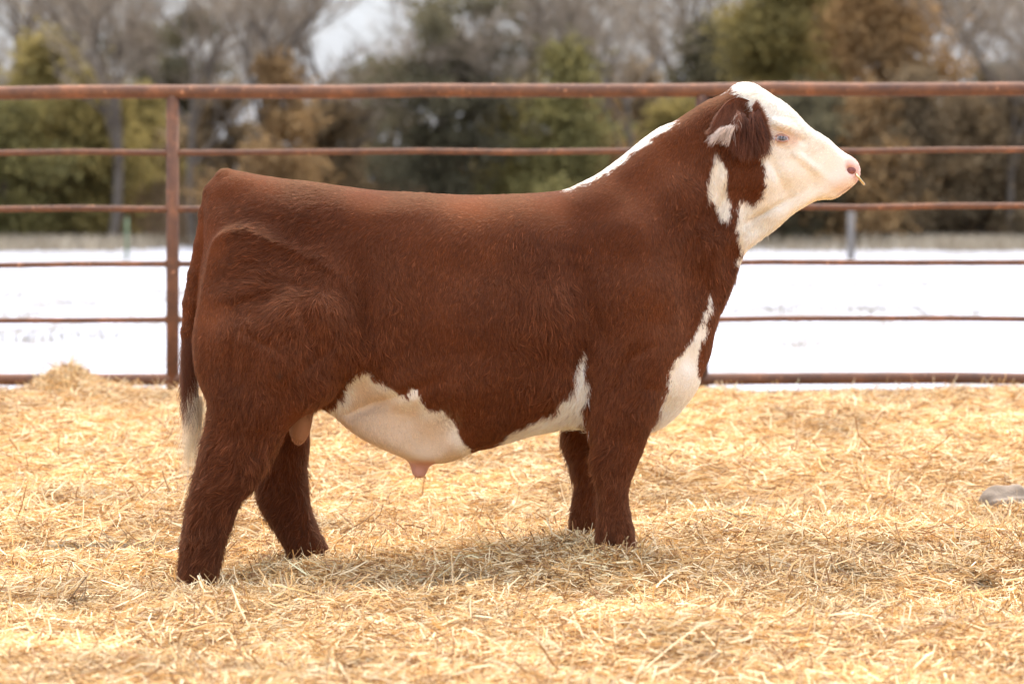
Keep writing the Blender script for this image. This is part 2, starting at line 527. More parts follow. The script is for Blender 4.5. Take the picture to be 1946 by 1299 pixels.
# understory brush: thin upright stems, uncountable
def brush(n, seed):
    r = np.random.default_rng(seed)
    px = r.uniform(-800, 2750, n); D = r.uniform(86, 118, n)
    x = (px - 973) / F * D; y = D - CD
    clump = np.clip(.55 + .6 * n2d(x, y, 2.2, 5.), .12, 1)
    gap = 1 - .55 * np.exp(-((px - 690) / 55.) ** 2)
    h = clump * r.uniform(.7, 5.2, n) * gap
    z = zg(x, y, False)
    le = r.normal(size=(n, 3)) * .22; le[:, 2] = 1
    b = np.stack([x, y, z], 1)
    m = b + le * (h * .5)[:, None]
    t = b + le * h[:, None] + r.normal(size=(n, 3)) * .2
    w = np.stack([r.uniform(.5, 1, n), r.uniform(-.5, .5, n), np.zeros(n)], 1) * .016
    V = np.stack([b - w, b + w, m + w * .8, m - w * .8, t + w * .3, t - w * .3], 1).reshape(-1, 3)
    i = np.arange(n) * 6
    Fq = np.concatenate([np.stack([i, i + 1, i + 2, i + 3], 1), np.stack([i + 3, i + 2, i + 4, i + 5], 1)])
    k = r.uniform(0, 1, n)
    c = ramp((.11, .08, .05), (.38, .27, .165), k, r)
    return V, Fq, np.repeat(c, 6, axis=0)
m_brush = mat_attr('brush_stems', .95, .1)
V, Fq, c = brush(80000, 9)
o = new_mesh('undergrowth', V, Fq, m_brush, None, False, c); o['kind'] = 'stuff'; o['label'] = 'grey brown tangle of saplings and brush under the trees'; o['category'] = 'undergrowth'

def blades(n, xr, yr, h, w, c0, c1, seed, thr=-1., ns=1.0, dz=0.0, persp=True):
    r = np.random.default_rng(seed)
    y = r.uniform(*yr, n)
    x = r.uniform(*xr, n) * ((y + CD) / (yr[1] + CD) if persp else 1)
    keep = n2d(x, y, ns, 2.) + .5 * n2d(x, y, ns * .3, 6.) > thr
    x, y = x[keep], y[keep]; n = len(x)
    hh = h * r.uniform(.4, 1.2, n)
    z = zg(x, y) + dz
    le = r.normal(size=(n, 3)) * .35; le[:, 2] = 1
    b = np.stack([x, y, z], 1); t = b + le * hh[:, None]
    a = r.uniform(0, 3.14, n)
    wv = np.stack([np.cos(a), np.sin(a), a * 0], 1) * w
    V = np.stack([b - wv, b + wv, t + wv * .3, t - wv * .3], 1).reshape(-1, 3)
    Fq = np.arange(4 * n).reshape(n, 4)
    return V, Fq, np.repeat(ramp(c0, c1, r.uniform(0, 1, n), r), 4, axis=0)
V, Fq, c = blades(36000, (-26, 26), (64, 77), .42, .018, (.20, .15, .09), (.50, .42, .30), 4, -.5, 4.)
o = new_mesh('dry_grass', V, Fq, m_brush, None, False, c); o['kind'] = 'stuff'; o['label'] = 'tan dry grass along the foot of the trees'; o['category'] = 'grass'
V, Fq, c = blades(70000, (-14, 14), (9, 60), .07, .005, (.24, .20, .14), (.45, .38, .28), 5, .22, .9, .02)
o = new_mesh('stubble', V, Fq, m_brush, None, False, c); o['kind'] = 'stuff'; o['label'] = 'grass stubble poking through the thin snow'; o['category'] = 'stubble'

# far field fence posts
m_wood = mat_noise('weathered_post', [(.3, (.14, .12, .10)), (.7, (.24, .21, .18))], scale=14, rough=.9)
m_tpost = mat_noise('green_steel', [(.3, (.10, .13, .07)), (.7, (.14, .19, .10))], scale=14, rough=.6)
D = 60.
x = wx(1617, D); zb = float(zg(x, D - CD, False))
V, Fc = tube([(0, 0, -.2), (0, 0, .35), (.003, 0, hz(402, D) - zb)], [.082, .08, .076], 12)
o = mesh_mixed('wooden_post', V, Fc, m_wood); o.location = (x, D - CD, zb)
o['label'] = 'grey wooden post at the far edge of the snow under the muzzle'; o['category'] = 'post'
x = wx(241, D); zb = float(zg(x, D - CD, False))
V, Fc = tube([(0, 0, -.2), (0, 0, .35), (.0, 0, hz(413, D) - zb)], [.04, .04, .04], 6)
o = mesh_mixed('steel_post', V, Fc, m_tpost); o.location = (x, D - CD, zb)
o['label'] = 'slim green steel post at the far edge of the snow on the left'; o['category'] = 'post'

# ------------------------------------------------------------------ BULL : implicit body
def catmull(pts, n=6, closed=True):
    pts = np.asarray(pts, float); m = len(pts); out = []
    rngi = range(m) if closed else range(m - 1)
    for i in rngi:
        p0 = pts[(i - 1) % m] if closed or i > 0 else pts[0]
        p1, p2 = pts[i], pts[(i + 1) % m]
        p3 = pts[(i + 2) % m] if closed or i + 2 < m else pts[-1]
        for t in np.arange(n) / n:
            out.append(.5 * ((2 * p1) + (-p0 + p2) * t + (2 * p0 - 5 * p1 + 4 * p2 - p3) * t * t + (-p0 + 3 * p1 - 3 * p2 + p3) * t ** 3))
    if not closed: out.append(pts[-1])
    return np.array(out)

def signed_dist(poly, GX, GY):
    """positive inside; poly closed, any units"""
    x = GX.ravel(); y = GY.ravel()
    best = np.full(x.shape, 1e9); inside = np.zeros(x.shape, bool)
    q = np.roll(poly, -1, axis=0)
    for (ax, ay), (bx, by) in zip(poly, q):
        dx, dy = bx - ax, by - ay
        L = dx * dx + dy * dy + 1e-12
        t = np.clip(((x - ax) * dx + (y - ay) * dy) / L, 0, 1)
        d = (x - ax - t * dx) ** 2 + (y - ay - t * dy) ** 2
        np.minimum(best, d, out=best)
        if ay != by:
            c = ((ay > y) != (by > y)) & (x < (bx - ax) * (y - ay) / (by - ay) + ax)
            inside ^= c
    s = np.sqrt(best); s[~inside] *= -1
    return s.reshape(GX.shape)

VX = 0.0068
GX0, GX1, GZ0, GZ1, GY0, GY1 = -1.34, 1.36, -0.14, 1.84, -0.46, 0.46
gx = np.arange(GX0, GX1, VX); gz = np.arange(GZ0, GZ1, VX); gy = np.arange(GY0, GY1, VX)
MX, MZ = np.meshgrid(gx, gz, indexing='ij')

def lap_solve(mask, s):
    """solve lap(phi) = -2 inside mask, 0 outside, coarse to fine"""
    phi = None
    for k in (8, 4, 2, 1):
        mk = mask[::k, ::k]
        h = VX * k
        if phi is None: p = np.zeros(mk.shape)
        else:
            p = np.repeat(np.repeat(phi, 2, 0), 2, 1)[:mk.shape[0], :mk.shape[1]]
            if p.shape != mk.shape:
                p = np.pad(p, ((0, mk.shape[0] - p.shape[0]), (0, mk.shape[1] - p.shape[1])), 'edge')
        p = p * mk
        for _ in range(500 if k > 1 else 160):
            a = np.zeros_like(p)
            a[1:-1, 1:-1] = .25 * (p[2:, 1:-1] + p[:-2, 1:-1] + p[1:-1, 2:] + p[1:-1, :-2] + 2 * h * h)
            p = a * mk
        phi = p
    return phi

def blur(a, n=4):
    for _ in range(n):
        a = np.pad(a, 1, 'edge')
        a = .25 * a[1:-1, 1:-1] + .125 * (a[2:, 1:-1] + a[:-2, 1:-1] + a[1:-1, 2:] + a[1:-1, :-2]) + .0625 * (a[2:, 2:] + a[:-2, :-2] + a[2:, :-2] + a[:-2, 2:])
    return a

def idw(ctrl, X, Z, power=3.2):
    num = 0; den = 0
    for x, z, w in ctrl:
        d = ((X - x) ** 2 + (Z - z) ** 2 + .0004) ** (power / 2)
        num = num + w / d; den = den + 1 / d
    return num / den

def inflate(px_poly, depth, W_ctrl, inset, bumps=(), a=1.0, nsat=3.6, n=5):
    d = CD + depth
    toX = lambda p: (p - 973) / F * d
    toZ = lambda p: EYE - (p - HZ) / F * d
    poly = catmull(px_poly, n)
    poly = np.stack([toX(poly[:, 0]), toZ(poly[:, 1])], 1)
    s = signed_dist(poly, MX, MZ) - inset
    phi = lap_solve(s > 0, s)
    good = s > .016
    q = np.where(good, phi / np.maximum(s, .016), 0)
    # extend q past the border
    wgt = good.astype(float)
    qe = q * wgt
    for _ in range(60):
        qb = blur(qe, 1); wb = blur(wgt, 1)
        qe = np.where(good, q, qb); wgt = np.where(good, 1, wb)
        nz = wgt > 1e-4
    qf = np.where(wgt > 1e-6, qe / np.maximum(wgt, 1e-6), .3)
    qf = np.where(good, q, qf)
    qf = np.clip(blur(qf, 3), .02, None)
    h0 = s * (qf + 3.0 * np.maximum(-s, 0))
    W = blur(idw([(toX(x), toZ(z), w) for x, z, w in W_ctrl], MX, MZ), 6)
    T0 = a * np.sqrt(np.maximum(h0, 0))
    u = T0 / W
    T = T0 / (1 + u ** nsat) ** (1 / nsat)
    dT = 0
    for bx, bz, rx, rz, ang, amp in bumps:
        X = (MX - toX(bx)); Z = (MZ - toZ(bz)); rx, rz = rx / F * d, rz / F * d
        c, sn = math.cos(R(ang)), math.sin(R(ang))
        u1 = (X * c + Z * sn) / rx; v1 = (-X * sn + Z * c) / rz
        dT = dT + amp * np.exp(-u1 * u1 - v1 * v1)
    T = np.maximum(T + dT * sstep(0, .05, s), np.minimum(T, .004))
    h = np.where(s > 0, T * T, h0)
    return h

TRUNK = [(386, 392), (392, 362), (408, 341), (430, 328), (446, 323), (462, 325), (490, 330), (540, 338), (600, 346), (660, 353), (720, 360), (780, 364), (840, 367), (900, 368.5), (980, 367), (1040, 363), (1078, 357),
 (1105, 345), (1132, 331), (1160, 312), (1190, 289), (1220, 264), (1250, 243), (1285, 228), (1312, 210), (1342, 192), (1372, 179), (1390, 166), (1404, 158.5), (1418, 156.5), (1432, 159), (1446, 166), (1462, 176), (1478, 186), (1495, 198), (1510, 211), (1522, 223), (1533, 235), (1548, 247), (1563, 255), (1579, 266), (1594, 280), (1608, 290), (1621, 297), (1630, 305), (1635, 314), (1636.5, 325), (1635, 337), (1628, 349), (1615, 361), (1604, 369), (1594, 376), (1582, 380.5), (1568, 381), (1553, 383), (1536, 391), (1508, 408), (1477, 434), (1446, 456), (1422, 474), (1411, 491), (1401, 517),
 (1391, 545), (1380, 574), (1368, 600), (1359, 635), (1352, 672), (1340, 703), (1327, 738), (1308, 766), (1285, 791), (1258, 811), (1230, 822), (1190, 824), (1140, 818), (1100, 811), (1065, 812), (1025, 821), (985, 834), (940, 848), (905, 858), (880, 870), (850, 880), (822, 883), (795, 882), (768, 872), (740, 860), (700, 840), (665, 817), (640, 794), (615, 772), (590, 750), (540, 730), (470, 700), (400, 650), (376, 590), (378, 530), (386, 470), (386, 430)]
TRUNK_W = [(410, 365, .10), (450, 345, .14), (430, 430, .17), (520, 380, .24), (600, 400, .27), (500, 480, .27), (560, 620, .26), (470, 600, .22), (720, 430, .29), (720, 560, .315), (700, 650, .31), (900, 450, .33), (900, 600, .375), (900, 720, .36), (780, 720, .30),
 (760, 800, .14), (700, 780, .13), (660, 770, .13), (820, 850, .12), (870, 850, .19), (950, 800, .29), (1050, 470, .32), (1050, 600, .36), (1050, 740, .32), (1100, 790, .25),
 (1120, 385, .24), (1200, 330, .17), (1180, 450, .29), (1220, 560, .315), (1240, 660, .31), (1200, 760, .25), (1285, 720, .19), (1320, 680, .15), (1335, 610, .15), (1365, 560, .11), (1260, 780, .14),
 (1290, 280, .13), (1290, 380, .21), (1330, 460, .21), (1370, 250, .13), (1370, 330, .16), (1375, 430, .145), (1400, 490, .08),
 (1420, 200, .115), (1430, 260, .125), (1430, 330, .115), (1430, 390, .085), (1440, 430, .06), (1480, 220, .115), (1487, 262, .112), (1490, 320, .10), (1490, 380, .072), (1530, 260, .085), (1535, 320, .078), (1540, 365, .06), (1575, 290, .068), (1580, 340, .066), (1612, 320, .064), (1615, 345, .058)]
TRUNK_B = [(1225, 560, 75, 120, 10, .042), (1106, 600, 26, 160, 8, -.040), (1050, 580, 36, 150, 8, .016), (1210, 420, 60, 60, -30, .014), (960, 640, 60, 120, 0, .010), (1150, 640, 14, 70, 24, -.022), (1290, 520, 26, 60, -10, .018), (830, 450, 90, 40, 0, .008), (640, 440, 50, 40, 20, -.010), (1335, 380, 16, 60, -20, .012), (1318, 470, 22, 150, -18, -.030), (1262, 440, 40, 120, -20, .012), (1350, 540, 10, 90, -12, .008), (1385, 520, 8, 70, -14, -.010),
 (694, 590, 28, 110, 5, -.050), (760, 600, 40, 90, 0, .012), (720, 760, 100, 12, 22, -.030), (560, 395, 40, 25, 0, .012), (500, 400, 30, 60, 0, -.008), (760, 400, 90, 20, 0, .008),
 (1445, 350, 30, 36, 15, .022), (1488, 242, 24, 9, -20, .030), (1492, 283, 26, 8, -15, -.007), (1518, 268, 10, 8, 0, -.008), (1525, 306, 50, 8, -38, .010), (1490, 372, 26, 30, 0, -.010), (1452, 402, 46, 6, 28, -.024), (1470, 330, 10, 40, 30, -.010), (1540, 345, 12, 26, 10, -.007), (1600, 350, 26, 20, -30, .012), (1625, 312, 10, 9, 0, .010),
 (1600, 362, 32, 3.4, 20, -.030), (1580, 374, 22, 5, 12, .006), (1565, 335, 14, 30, -20, -.005), (1400, 230, 20, 30, 0, -.015),
 (1090, 690, 22, 60, 0, -.02), (1140, 480, 60, 50, 0, -.012), (1340, 420, 7, 110, -20, .010), (1362, 400, 6, 110, -18, -.014), (1300, 430, 7, 110, -24, .010), (1322, 400, 5, 120, -22, -.010), (1283, 400, 5, 90, -26, -.007), (1375, 470, 5, 80, -14, .010), (1350, 470, 5, 90, -16, -.010)]

NH = [(402, 450), (380, 540), (363, 630), (366, 690), (378, 730), (392, 765), (388, 809), (378, 857), (371, 890), (361, 927), (354, 964), (347, 1008), (342, 1042), (337, 1090), (340, 1125), (366, 1138), (400, 1130), (418, 1085), (426, 1049), (437, 1012), (449, 979), (465, 948), (483, 930), (501, 901), (521, 872), (537, 846), (557, 815), (580, 794), (603, 777), (640, 745), (670, 690), (684, 620), (672, 545), (620, 495), (540, 460), (460, 430)]
NH_W = [(410, 460, .03), (460, 450, .015), (430, 520, .04), (470, 500, .025), (540, 475, .02), (620, 505, .035), (670, 550, .05), (440, 570, .08), (500, 550, .08), (560, 600, .165), (620, 600, .14), (460, 640, .15), (540, 680, .165), (620, 690, .13), (480, 760, .14), (560, 760, .12), (440, 850, .105), (500, 850, .09), (410, 930, .085), (450, 930, .075), (395, 1000, .062), (385, 1060, .062), (375, 1110, .07)]
NH_B = [(530, 620, 80, 80, 0, .024), (635, 600, 26, 66, 10, .020), (585, 600, 12, 70, 15, -.016), (560, 540, 70, 10, -10, -.012), (450, 650, 12, 90, -4, -.018), (500, 640, 44, 8, -28, -.014), (470, 570, 34, 9, 12, -.012), (440, 560, 20, 40, 0, .010), (600, 680, 50, 10, 40, -.010), (560, 720, 60, 40, 30, .012), (520, 560, 60, 12, 14, -.008), (480, 690, 12, 70, -5, -.006), (430, 905, 22, 30, -30, .016), (478, 860, 16, 60, -40, -.012), (400, 1060, 14, 30, 0, .006)]
FH = [(430, 700), (465, 800), (482, 880), (483, 938), (492, 964), (507, 990), (525, 1020), (541, 1052), (546, 1080), (590, 1085), (630, 1072), (627, 1042), (620, 1027), (606, 1000), (596, 972), (589, 938), (587, 909), (586, 879), (591, 850), (597, 800), (615, 740), (640, 620), (600, 510), (500, 470), (420, 520), (405, 620)]
FH_W = [(420, 520, .05), (500, 480, .05), (600, 520, .05), (530, 590, .14), (560, 640, .15), (520, 740, .13), (530, 850, .10), (530, 930, .08), (560, 990, .062), (585, 1050, .066)]
NF = [(1140, 600), (1180, 545), (1240, 535), (1288, 590), (1286, 660), (1276, 700), (1271, 727), (1256, 774), (1236, 825), (1217, 876), (1201, 915), (1196, 942), (1200, 974), (1206, 1001), (1209, 1030), (1205, 1062), (1165, 1068), (1133, 1055), (1131, 1010), (1135, 962), (1131, 923), (1122, 876), (1123, 844), (1117, 805), (1120, 746), (1118, 690)]
NF_W = [(1150, 610, .06), (1180, 560, .05), (1240, 545, .05), (1280, 600, .06), (1210, 620, .12), (1200, 700, .125), (1190, 780, .105), (1175, 850, .082), (1165, 920, .062), (1165, 980, .050), (1170, 1040, .060)]
NF_B = [(1235, 660, 40, 55, 20, .024), (1185, 700, 12, 60, -28, -.018), (1150, 760, 20, 40, 0, .010), (1212, 668, 34, 9, 32, -.016), (1240, 735, 30, 9, -10, -.010), (1250, 730, 14, 40, 20, -.006), (1215, 790, 22, 50, 15, .008), (1170, 925, 18, 18, 0, .006)]
FFR = [(1070, 740), (1066, 817), (1077, 864), (1084, 903), (1089, 923), (1083, 962), (1080, 993), (1079, 1030), (1085, 1050), (1120, 1055), (1148, 1045), (1148, 1000), (1140, 940), (1155, 880), (1175, 800), (1200, 700), (1220, 600), (1160, 560), (1100, 640)]
FF_W = [(1160, 570, .05), (1220, 600, .05), (1160, 660, .10), (1140, 760, .10), (1115, 850, .08), (1112, 920, .062), (1112, 980, .050), (1112, 1040, .06)]

parts = [
    (inflate(TRUNK, 0, [(x, z, w * 1.05) for x, z, w in TRUNK_W], .004, TRUNK_B, nsat=2.9), lambda z: 0 * z),
    (inflate(NH, -.20, NH_W, .010, NH_B), lambda z: -.205 + 0 * z),
    (inflate(FH, .20, FH_W, .010), lambda z: .205 + 0 * z),
    (inflate(NF, -.19, NF_W, .008, NF_B), lambda z: -.19 + 0 * z),
    (inflate(FFR, .20, FF_W, .008), lambda z: .195 + 0 * z),
]
def smin(a, b, k):
    h = np.clip(.5 + .5 * (b - a) / k, 0, 1)
    return b * (1 - h) + a * h - k * h * (1 - h)

YY = gy[None, :, None].astype(np.float32)
field = None
for i, (h, ycf) in enumerate(parts):
    hx, hzz = np.gradient(h, VX)
    g2 = np.clip((hx * hx + hzz * hzz), 0, 1.2).astype(np.float32)[:, None, :]
    y_ = YY - ycf(0.0)
    f = (y_ * y_ - h.astype(np.float32)[:, None, :]) / np.sqrt(4 * y_ * y_ + g2 + .0012)
    field = f if field is None else smin(field, f, .065 if i in (1, 2) else .05)
    del f

XX = gx[:, None, None].astype(np.float32); ZZ = gz[None, None, :].astype(np.float32)
def capsule(a, b, ra, rb):
    a = np.asarray(a); b = np.asarray(b); ab = b - a
    L = float(ab @ ab)
    t = np.clip(((XX - a[0]) * ab[0] + (YY - a[1]) * ab[1] + (ZZ - a[2]) * ab[2]) / L, 0, 1)
    d = np.sqrt((XX - a[0] - t * ab[0]) ** 2 + (YY - a[1] - t * ab[1]) ** 2 + (ZZ - a[2] - t * ab[2]) ** 2)
    return (d - (ra + (rb - ra) * t)).astype(np.float32)
def ellipsoid(c, r, rot=0.0):
    dx, dy, dz = XX - c[0], YY - c[1], ZZ - c[2]
    cs, sn = math.cos(R(rot)), math.sin(R(rot))
    ux = dx * cs + dz * sn; uz = -dx * sn + dz * cs
    k = np.sqrt((ux / r[0]) ** 2 + (dy / r[1]) ** 2 + (uz / r[2]) ** 2)
    return ((k - 1) * min(r)).astype(np.float32)

tail_px = [(430, 343), (410, 366), (397, 405), (385, 465), (374, 520), (364, 575), (359, 630), (359, 690), (364, 735)]
tail_r = [.044, .040, .034, .030, .029, .029, .026, .020, .012]
for k in range(len(tail_px) - 1):
    field = smin(field, capsule(P(*tail_px[k], -.015), P(*tail_px[k + 1], -.015), tail_r[k], tail_r[k + 1]), .014)
field = smin(field, ellipsoid(P(571, 800, -.03), (.042, .05, .085), -6), .02)
field = smin(field, capsule(P(798, 858, 0), P(797, 893, 0), .042, .029), .03)
# nostrils
for s in (-1, 1):
    field = -smin(-field, ellipsoid(P(1618, 324, s * .062), (.021, .024, .014), -35), .006)
# eye sockets
EYE_PX = (1485, 262.5)
for s in (-1, 1):
    pass

# ---- surface nets
def surface_nets(f):
    nx, ny, nz = f.shape
    inside = f < 0
    cs = (nx - 1, ny - 1, nz - 1)
    # cells crossed
    s = np.zeros(cs, np.int8)
    for a in (0, 1):
        for b in (0, 1):
            for c in (0, 1):
                s += inside[a:a + cs[0], b:b + cs[1], c:c + cs[2]]
    act = (s > 0) & (s < 8)
    idx = np.full(cs, -1, np.int32)
    ci = np.argwhere(act)
    idx[act] = np.arange(len(ci))
    acc = np.zeros((len(ci), 3)); cnt = np.zeros(len(ci))
    corners = [(a, b, c) for a in (0, 1) for b in (0, 1) for c in (0, 1)]
    vals = {k: f[ci[:, 0] + k[0], ci[:, 1] + k[1], ci[:, 2] + k[2]] for k in corners}
    for k in corners:
        for ax in range(3):
            if k[ax]: continue
            k2 = tuple(1 if j == ax else k[j] for j in range(3))
            va, vb = vals[k], vals[k2]
            cr = (va < 0) != (vb < 0)
            t = np.where(cr, va / np.where(cr, va - vb, 1), 0)
            p = np.array(k, float)[None, :] + t[:, None] * np.eye(3)[ax][None, :]
            acc += p * cr[:, None]; cnt += cr
    V = ci + acc / cnt[:, None]
    Fq = []
    for ax in range(3):
        u, v = [(1, 2), (2, 0), (0, 1)][ax]
        sl1 = [slice(None)] * 3; sl2 = [slice(None)] * 3
        sl1[ax] = slice(0, -1); sl2[ax] = slice(1, None)
        a = inside[tuple(sl1)]; b = inside[tuple(sl2)]
        e = np.argwhere(a != b)
        ok = (e[:, u] > 0) & (e[:, v] > 0) & (e[:, u] < f.shape[u] - 1) & (e[:, v] < f.shape[v] - 1)
        e = e[ok]
        flip = inside[e[:, 0], e[:, 1], e[:, 2]]
        def cell(du, dv):
            c = e.copy(); c[:, u] += du; c[:, v] += dv
            return idx[c[:, 0], c[:, 1], c[:, 2]]
        q = np.stack([cell(-1, -1), cell(0, -1), cell(0, 0), cell(-1, 0)], 1)
        q[~flip] = q[~flip][:, ::-1]
        Fq.append(q)
    return V, np.concatenate(Fq)

V, Fq = surface_nets(field)
V = V * VX + np.array([gx[0], gy[0], gz[0]])
def smooth_verts(V, Fq, it=2, lam=.5):
    e = np.concatenate([Fq[:, [0, 1]], Fq[:, [1, 2]], Fq[:, [2, 3]], Fq[:, [3, 0]]])
    for k in range(it):
        s = np.zeros_like(V); c = np.zeros(len(V))
        for j in range(3):
            s[:, j] = np.bincount(e[:, 0], V[e[:, 1], j], len(V)) + np.bincount(e[:, 1], V[e[:, 0], j], len(V))
        c = np.bincount(e[:, 0], minlength=len(V)) + np.bincount(e[:, 1], minlength=len(V))
        V = V + lam * (s / c[:, None] - V)
    return V
V = smooth_verts(V, Fq, 2, .5)
V = smooth_verts(V, Fq, 1, -.3)
# keep only the largest welded piece is not needed: the field is one body

# ------------------------------------------------------------------ coat colour
W_FACE = [(1392, 160), (1404, 180), (1418, 192), (1432, 208), (1448, 214), (1450, 240), (1450, 290), (1451, 315), (1457, 350), (1448, 374), (1435, 388), (1415, 384), (1404, 383), (1402, 400), (1400, 425), (1405, 450), (1411, 480), (1420, 500), (1700, 480), (1700, 120), (1400, 120), (1380, 150), (1375, 170), (1386, 172)]
W_NECK = [(1361, 290), (1372, 302), (1381, 325), (1382, 360), (1389, 398), (1378, 420), (1366, 408), (1358, 390), (1346, 372), (1344, 352), (1352, 325), (1357, 300)]
W_CREST = [(1292, 222), (1286, 236), (1272, 244), (1240, 262), (1236, 270), (1215, 282), (1185, 307), (1160, 324), (1130, 341), (1090, 357), (1072, 360), (1074, 340), (1130, 310), (1200, 250), (1280, 205)]
W_BRIS = [(1349, 560), (1352, 580), (1347, 600), (1345, 628), (1332, 652), (1328, 680), (1326, 700), (1330, 716), (1345, 740), (1330, 830), (1200, 850), (1225, 840), (1237, 819), (1251, 793), (1266, 754), (1272, 715), (1282, 687), (1302, 664), (1326, 625), (1343, 585)]
W_BEL = [(645, 762), (655, 740), (666, 722), (682, 707), (699, 706), (710, 721), (727, 725), (753, 743), (774, 759), (777, 741), (791, 740), (803, 763), (815, 781), (840, 779), (855, 794), (866, 808), (871, 825), (883, 845), (900, 862), (890, 920), (760, 930), (625, 860), (604, 790)]
W_BEL2 = [(958, 845), (972, 822), (996, 811), (1024, 797), (1056, 781), (1063, 763), (1086, 743), (1093, 706), (1100, 680), (1110, 660), (1109, 692), (1114, 721), (1120, 746), (1107, 780), (1117, 812), (1160, 835), (1050, 840), (960, 862)]
PINK_NOSE = [(1612, 300), (1625, 298), (1645, 310), (1645, 345), (1632, 352), (1622, 340), (1612, 330), (1606, 315)]
cgx = np.arange(320, 1660, 2.0); cgy = np.arange(140, 1140, 2.0)
CXg, CYg = np.meshgrid(cgx, cgy, indexing='ij')
def lut(poly): return signed_dist(catmull(poly, 4), CXg, CYg)
L_W = [lut(p) for p in (W_FACE, W_NECK, W_CREST, W_BRIS, W_BEL, W_BEL2)]
L_FACE, L_BEL = L_W[0], L_W[4]
L_W = np.maximum.reduce(L_W)
L_PINK = lut(PINK_NOSE)
def samp(L, px, py):
    u = np.clip((px - cgx[0]) / 2, 0, len(cgx) - 1.001); v = np.clip((py - cgy[0]) / 2, 0, len(cgy) - 1.001)
    i = u.astype(int); j = v.astype(int); a = u - i; b = v - j
    return (L[i, j] * (1 - a) * (1 - b) + L[i + 1, j] * a * (1 - b) + L[i, j + 1] * (1 - a) * b + L[i + 1, j + 1] * a * b)
def topx(V):
    d = CD - np.abs(V[:, 1])
    return 973 + F * V[:, 0] / d, HZ + F * (EYE - V[:, 2]) / d

BROWN_A = np.array((.084, .0240, .0090)); BROWN_B = np.array((.172, .052, .0175))
WHITE_A = np.array((.82, .71, .55)); WHITE_B = np.array((.90, .84, .73))
def coat_colour(V, hair=False):
    px, py = topx(V)
    jit = 3.2 * N1(V, .02) + 3.0 * N2(V, .007)
    if hair: jit = jit + rng.normal(size=len(V)) * 2.2
    s = samp(L_W, px, py) + jit
    w = sstep(-1.5, 1.5, s)
    # legs are brown whatever lies behind them
    leg = (np.abs(V[:, 1]) > .10) & (py > 815) & (px > 1040)
    w = np.where(leg, 0, w)
    t = np.clip(.5 + .08 * N1(V, .07) + .35 * N2(V, .35), 0, 1)[:, None]
    brown = BROWN_A * (1 - t) + BROWN_B * t
    white = WHITE_A * (1 - t) + WHITE_B * t
    # belly skin reads creamier
    bel = sstep(0, 30, samp(L_BEL, px, py))[:, None]
    white = white * (1 - bel) + np.array((.74, .58, .41)) * bel
    c = brown * (1 - w[:, None]) + white * w[:, None]
    # pinkish skin: nose, around the eye, sheath tip, scrotum
    def mixc(c, m, col): return c * (1 - m[:, None]) + np.array(col) * m[:, None]
    c = mixc(c, .85 * sstep(-4, 5, samp(L_PINK, px, py)), (.72, .42, .34))
    mz = np.exp(-((px - 1605) / 26) ** 2 - ((py - 350) / 26) ** 2); c = mixc(c, .45 * mz * w, (.78, .50, .40))
    ey = np.exp(-((px - 1490) / 24) ** 2 - ((py - 260) / 15) ** 2); c = mixc(c, .55 * ey, (.72, .42, .28))
    ey = np.exp(-((px - 1512) / 12) ** 2 - ((py - 266) / 9) ** 2); c = mixc(c, .45 * ey, (.70, .40, .24))
    c = mixc(c, sstep(868, 884, py) * (np.abs(px - 797) < 30) * (np.abs(V[:, 1]) < .1), (.66, .36, .28))
    sc = (np.abs(V[:, 1] + .03) < .065) & (px > 542) & (px < 602) & (py > 775) & (py < 860) & (np.abs(V[:, 1]) < .085)
    c = np.where(sc[:, None], np.array((.40, .20, .105)), c)
    for a_, b_2 in (((1633, 350), (1614, 356)), ((1614, 356), (1592, 370))):
        tt = np.clip(((px - a_[0]) * (b_2[0] - a_[0]) + (py - a_[1]) * (b_2[1] - a_[1])) / ((b_2[0] - a_[0]) ** 2 + (b_2[1] - a_[1]) ** 2), 0, 1)
        dl = np.hypot(px - a_[0] - tt * (b_2[0] - a_[0]), py - a_[1] - tt * (b_2[1] - a_[1]))
        c = mixc(c, .55 * np.exp(-(dl / 1.8) ** 2), (.38, .20, .15))
    sp = np.exp(-((px - 530) / 7) ** 2 - ((py - 706) / 5) ** 2) * (V[:, 1] < 0); c = mixc(c, .8 * sp, (.05, .03, .02))
    dirt = np.exp(-((px - 850) / 24) ** 2 - ((py - 800) / 22) ** 2) * (N2(V, .006) > .1); c = mixc(c, .55 * dirt, (.30, .20, .11))
    return c, w

m_skin = mat_attr('bull_hide', .85, .05, 0, 'col', .25, 160)
BASE = P(760, 1070, 0)
bull = empty('bull', (float(BASE[0]), 0.0, 0.0), 'red and white bull in side profile standing on straw with a brass nose ring', 'bull')
cb, _ = coat_colour(V)
body = new_mesh('body', V, Fq, m_skin, None, True, cb * .92)
setpar(body, bull)

# ---- hair roots on the body
me = body.data
nv = np.empty(len(me.vertices) * 3, np.float32); me.vertices.foreach_get('normal', nv); nv = nv.reshape(-1, 3)
tri = np.concatenate([Fq[:, [0, 1, 2]], Fq[:, [0, 2, 3]]])
A, B, C = V[tri[:, 0]], V[tri[:, 1]], V[tri[:, 2]]
area = .5 * np.linalg.norm(np.cross(B - A, C - A), axis=1)
cen = (A + B + C) / 3
cpx, cpy = topx(cen)
dens = np.where(cen[:, 1] < .12, 1.0, .4)
dens = dens * (1 + .6 * (cpy < 300) * (cpx > 1330)) * np.where(cen[:, 2] < -.02, .3, 1)
prob = area * dens; prob /= prob.sum()
NHAIR = 560000
ti = rng.choice(len(tri), NHAIR, p=prob)
r1 = np.sqrt(rng.uniform(size=NHAIR)); r2 = rng.uniform(size=NHAIR)
wa, wb, wc = 1 - r1, r1 * (1 - r2), r1 * r2
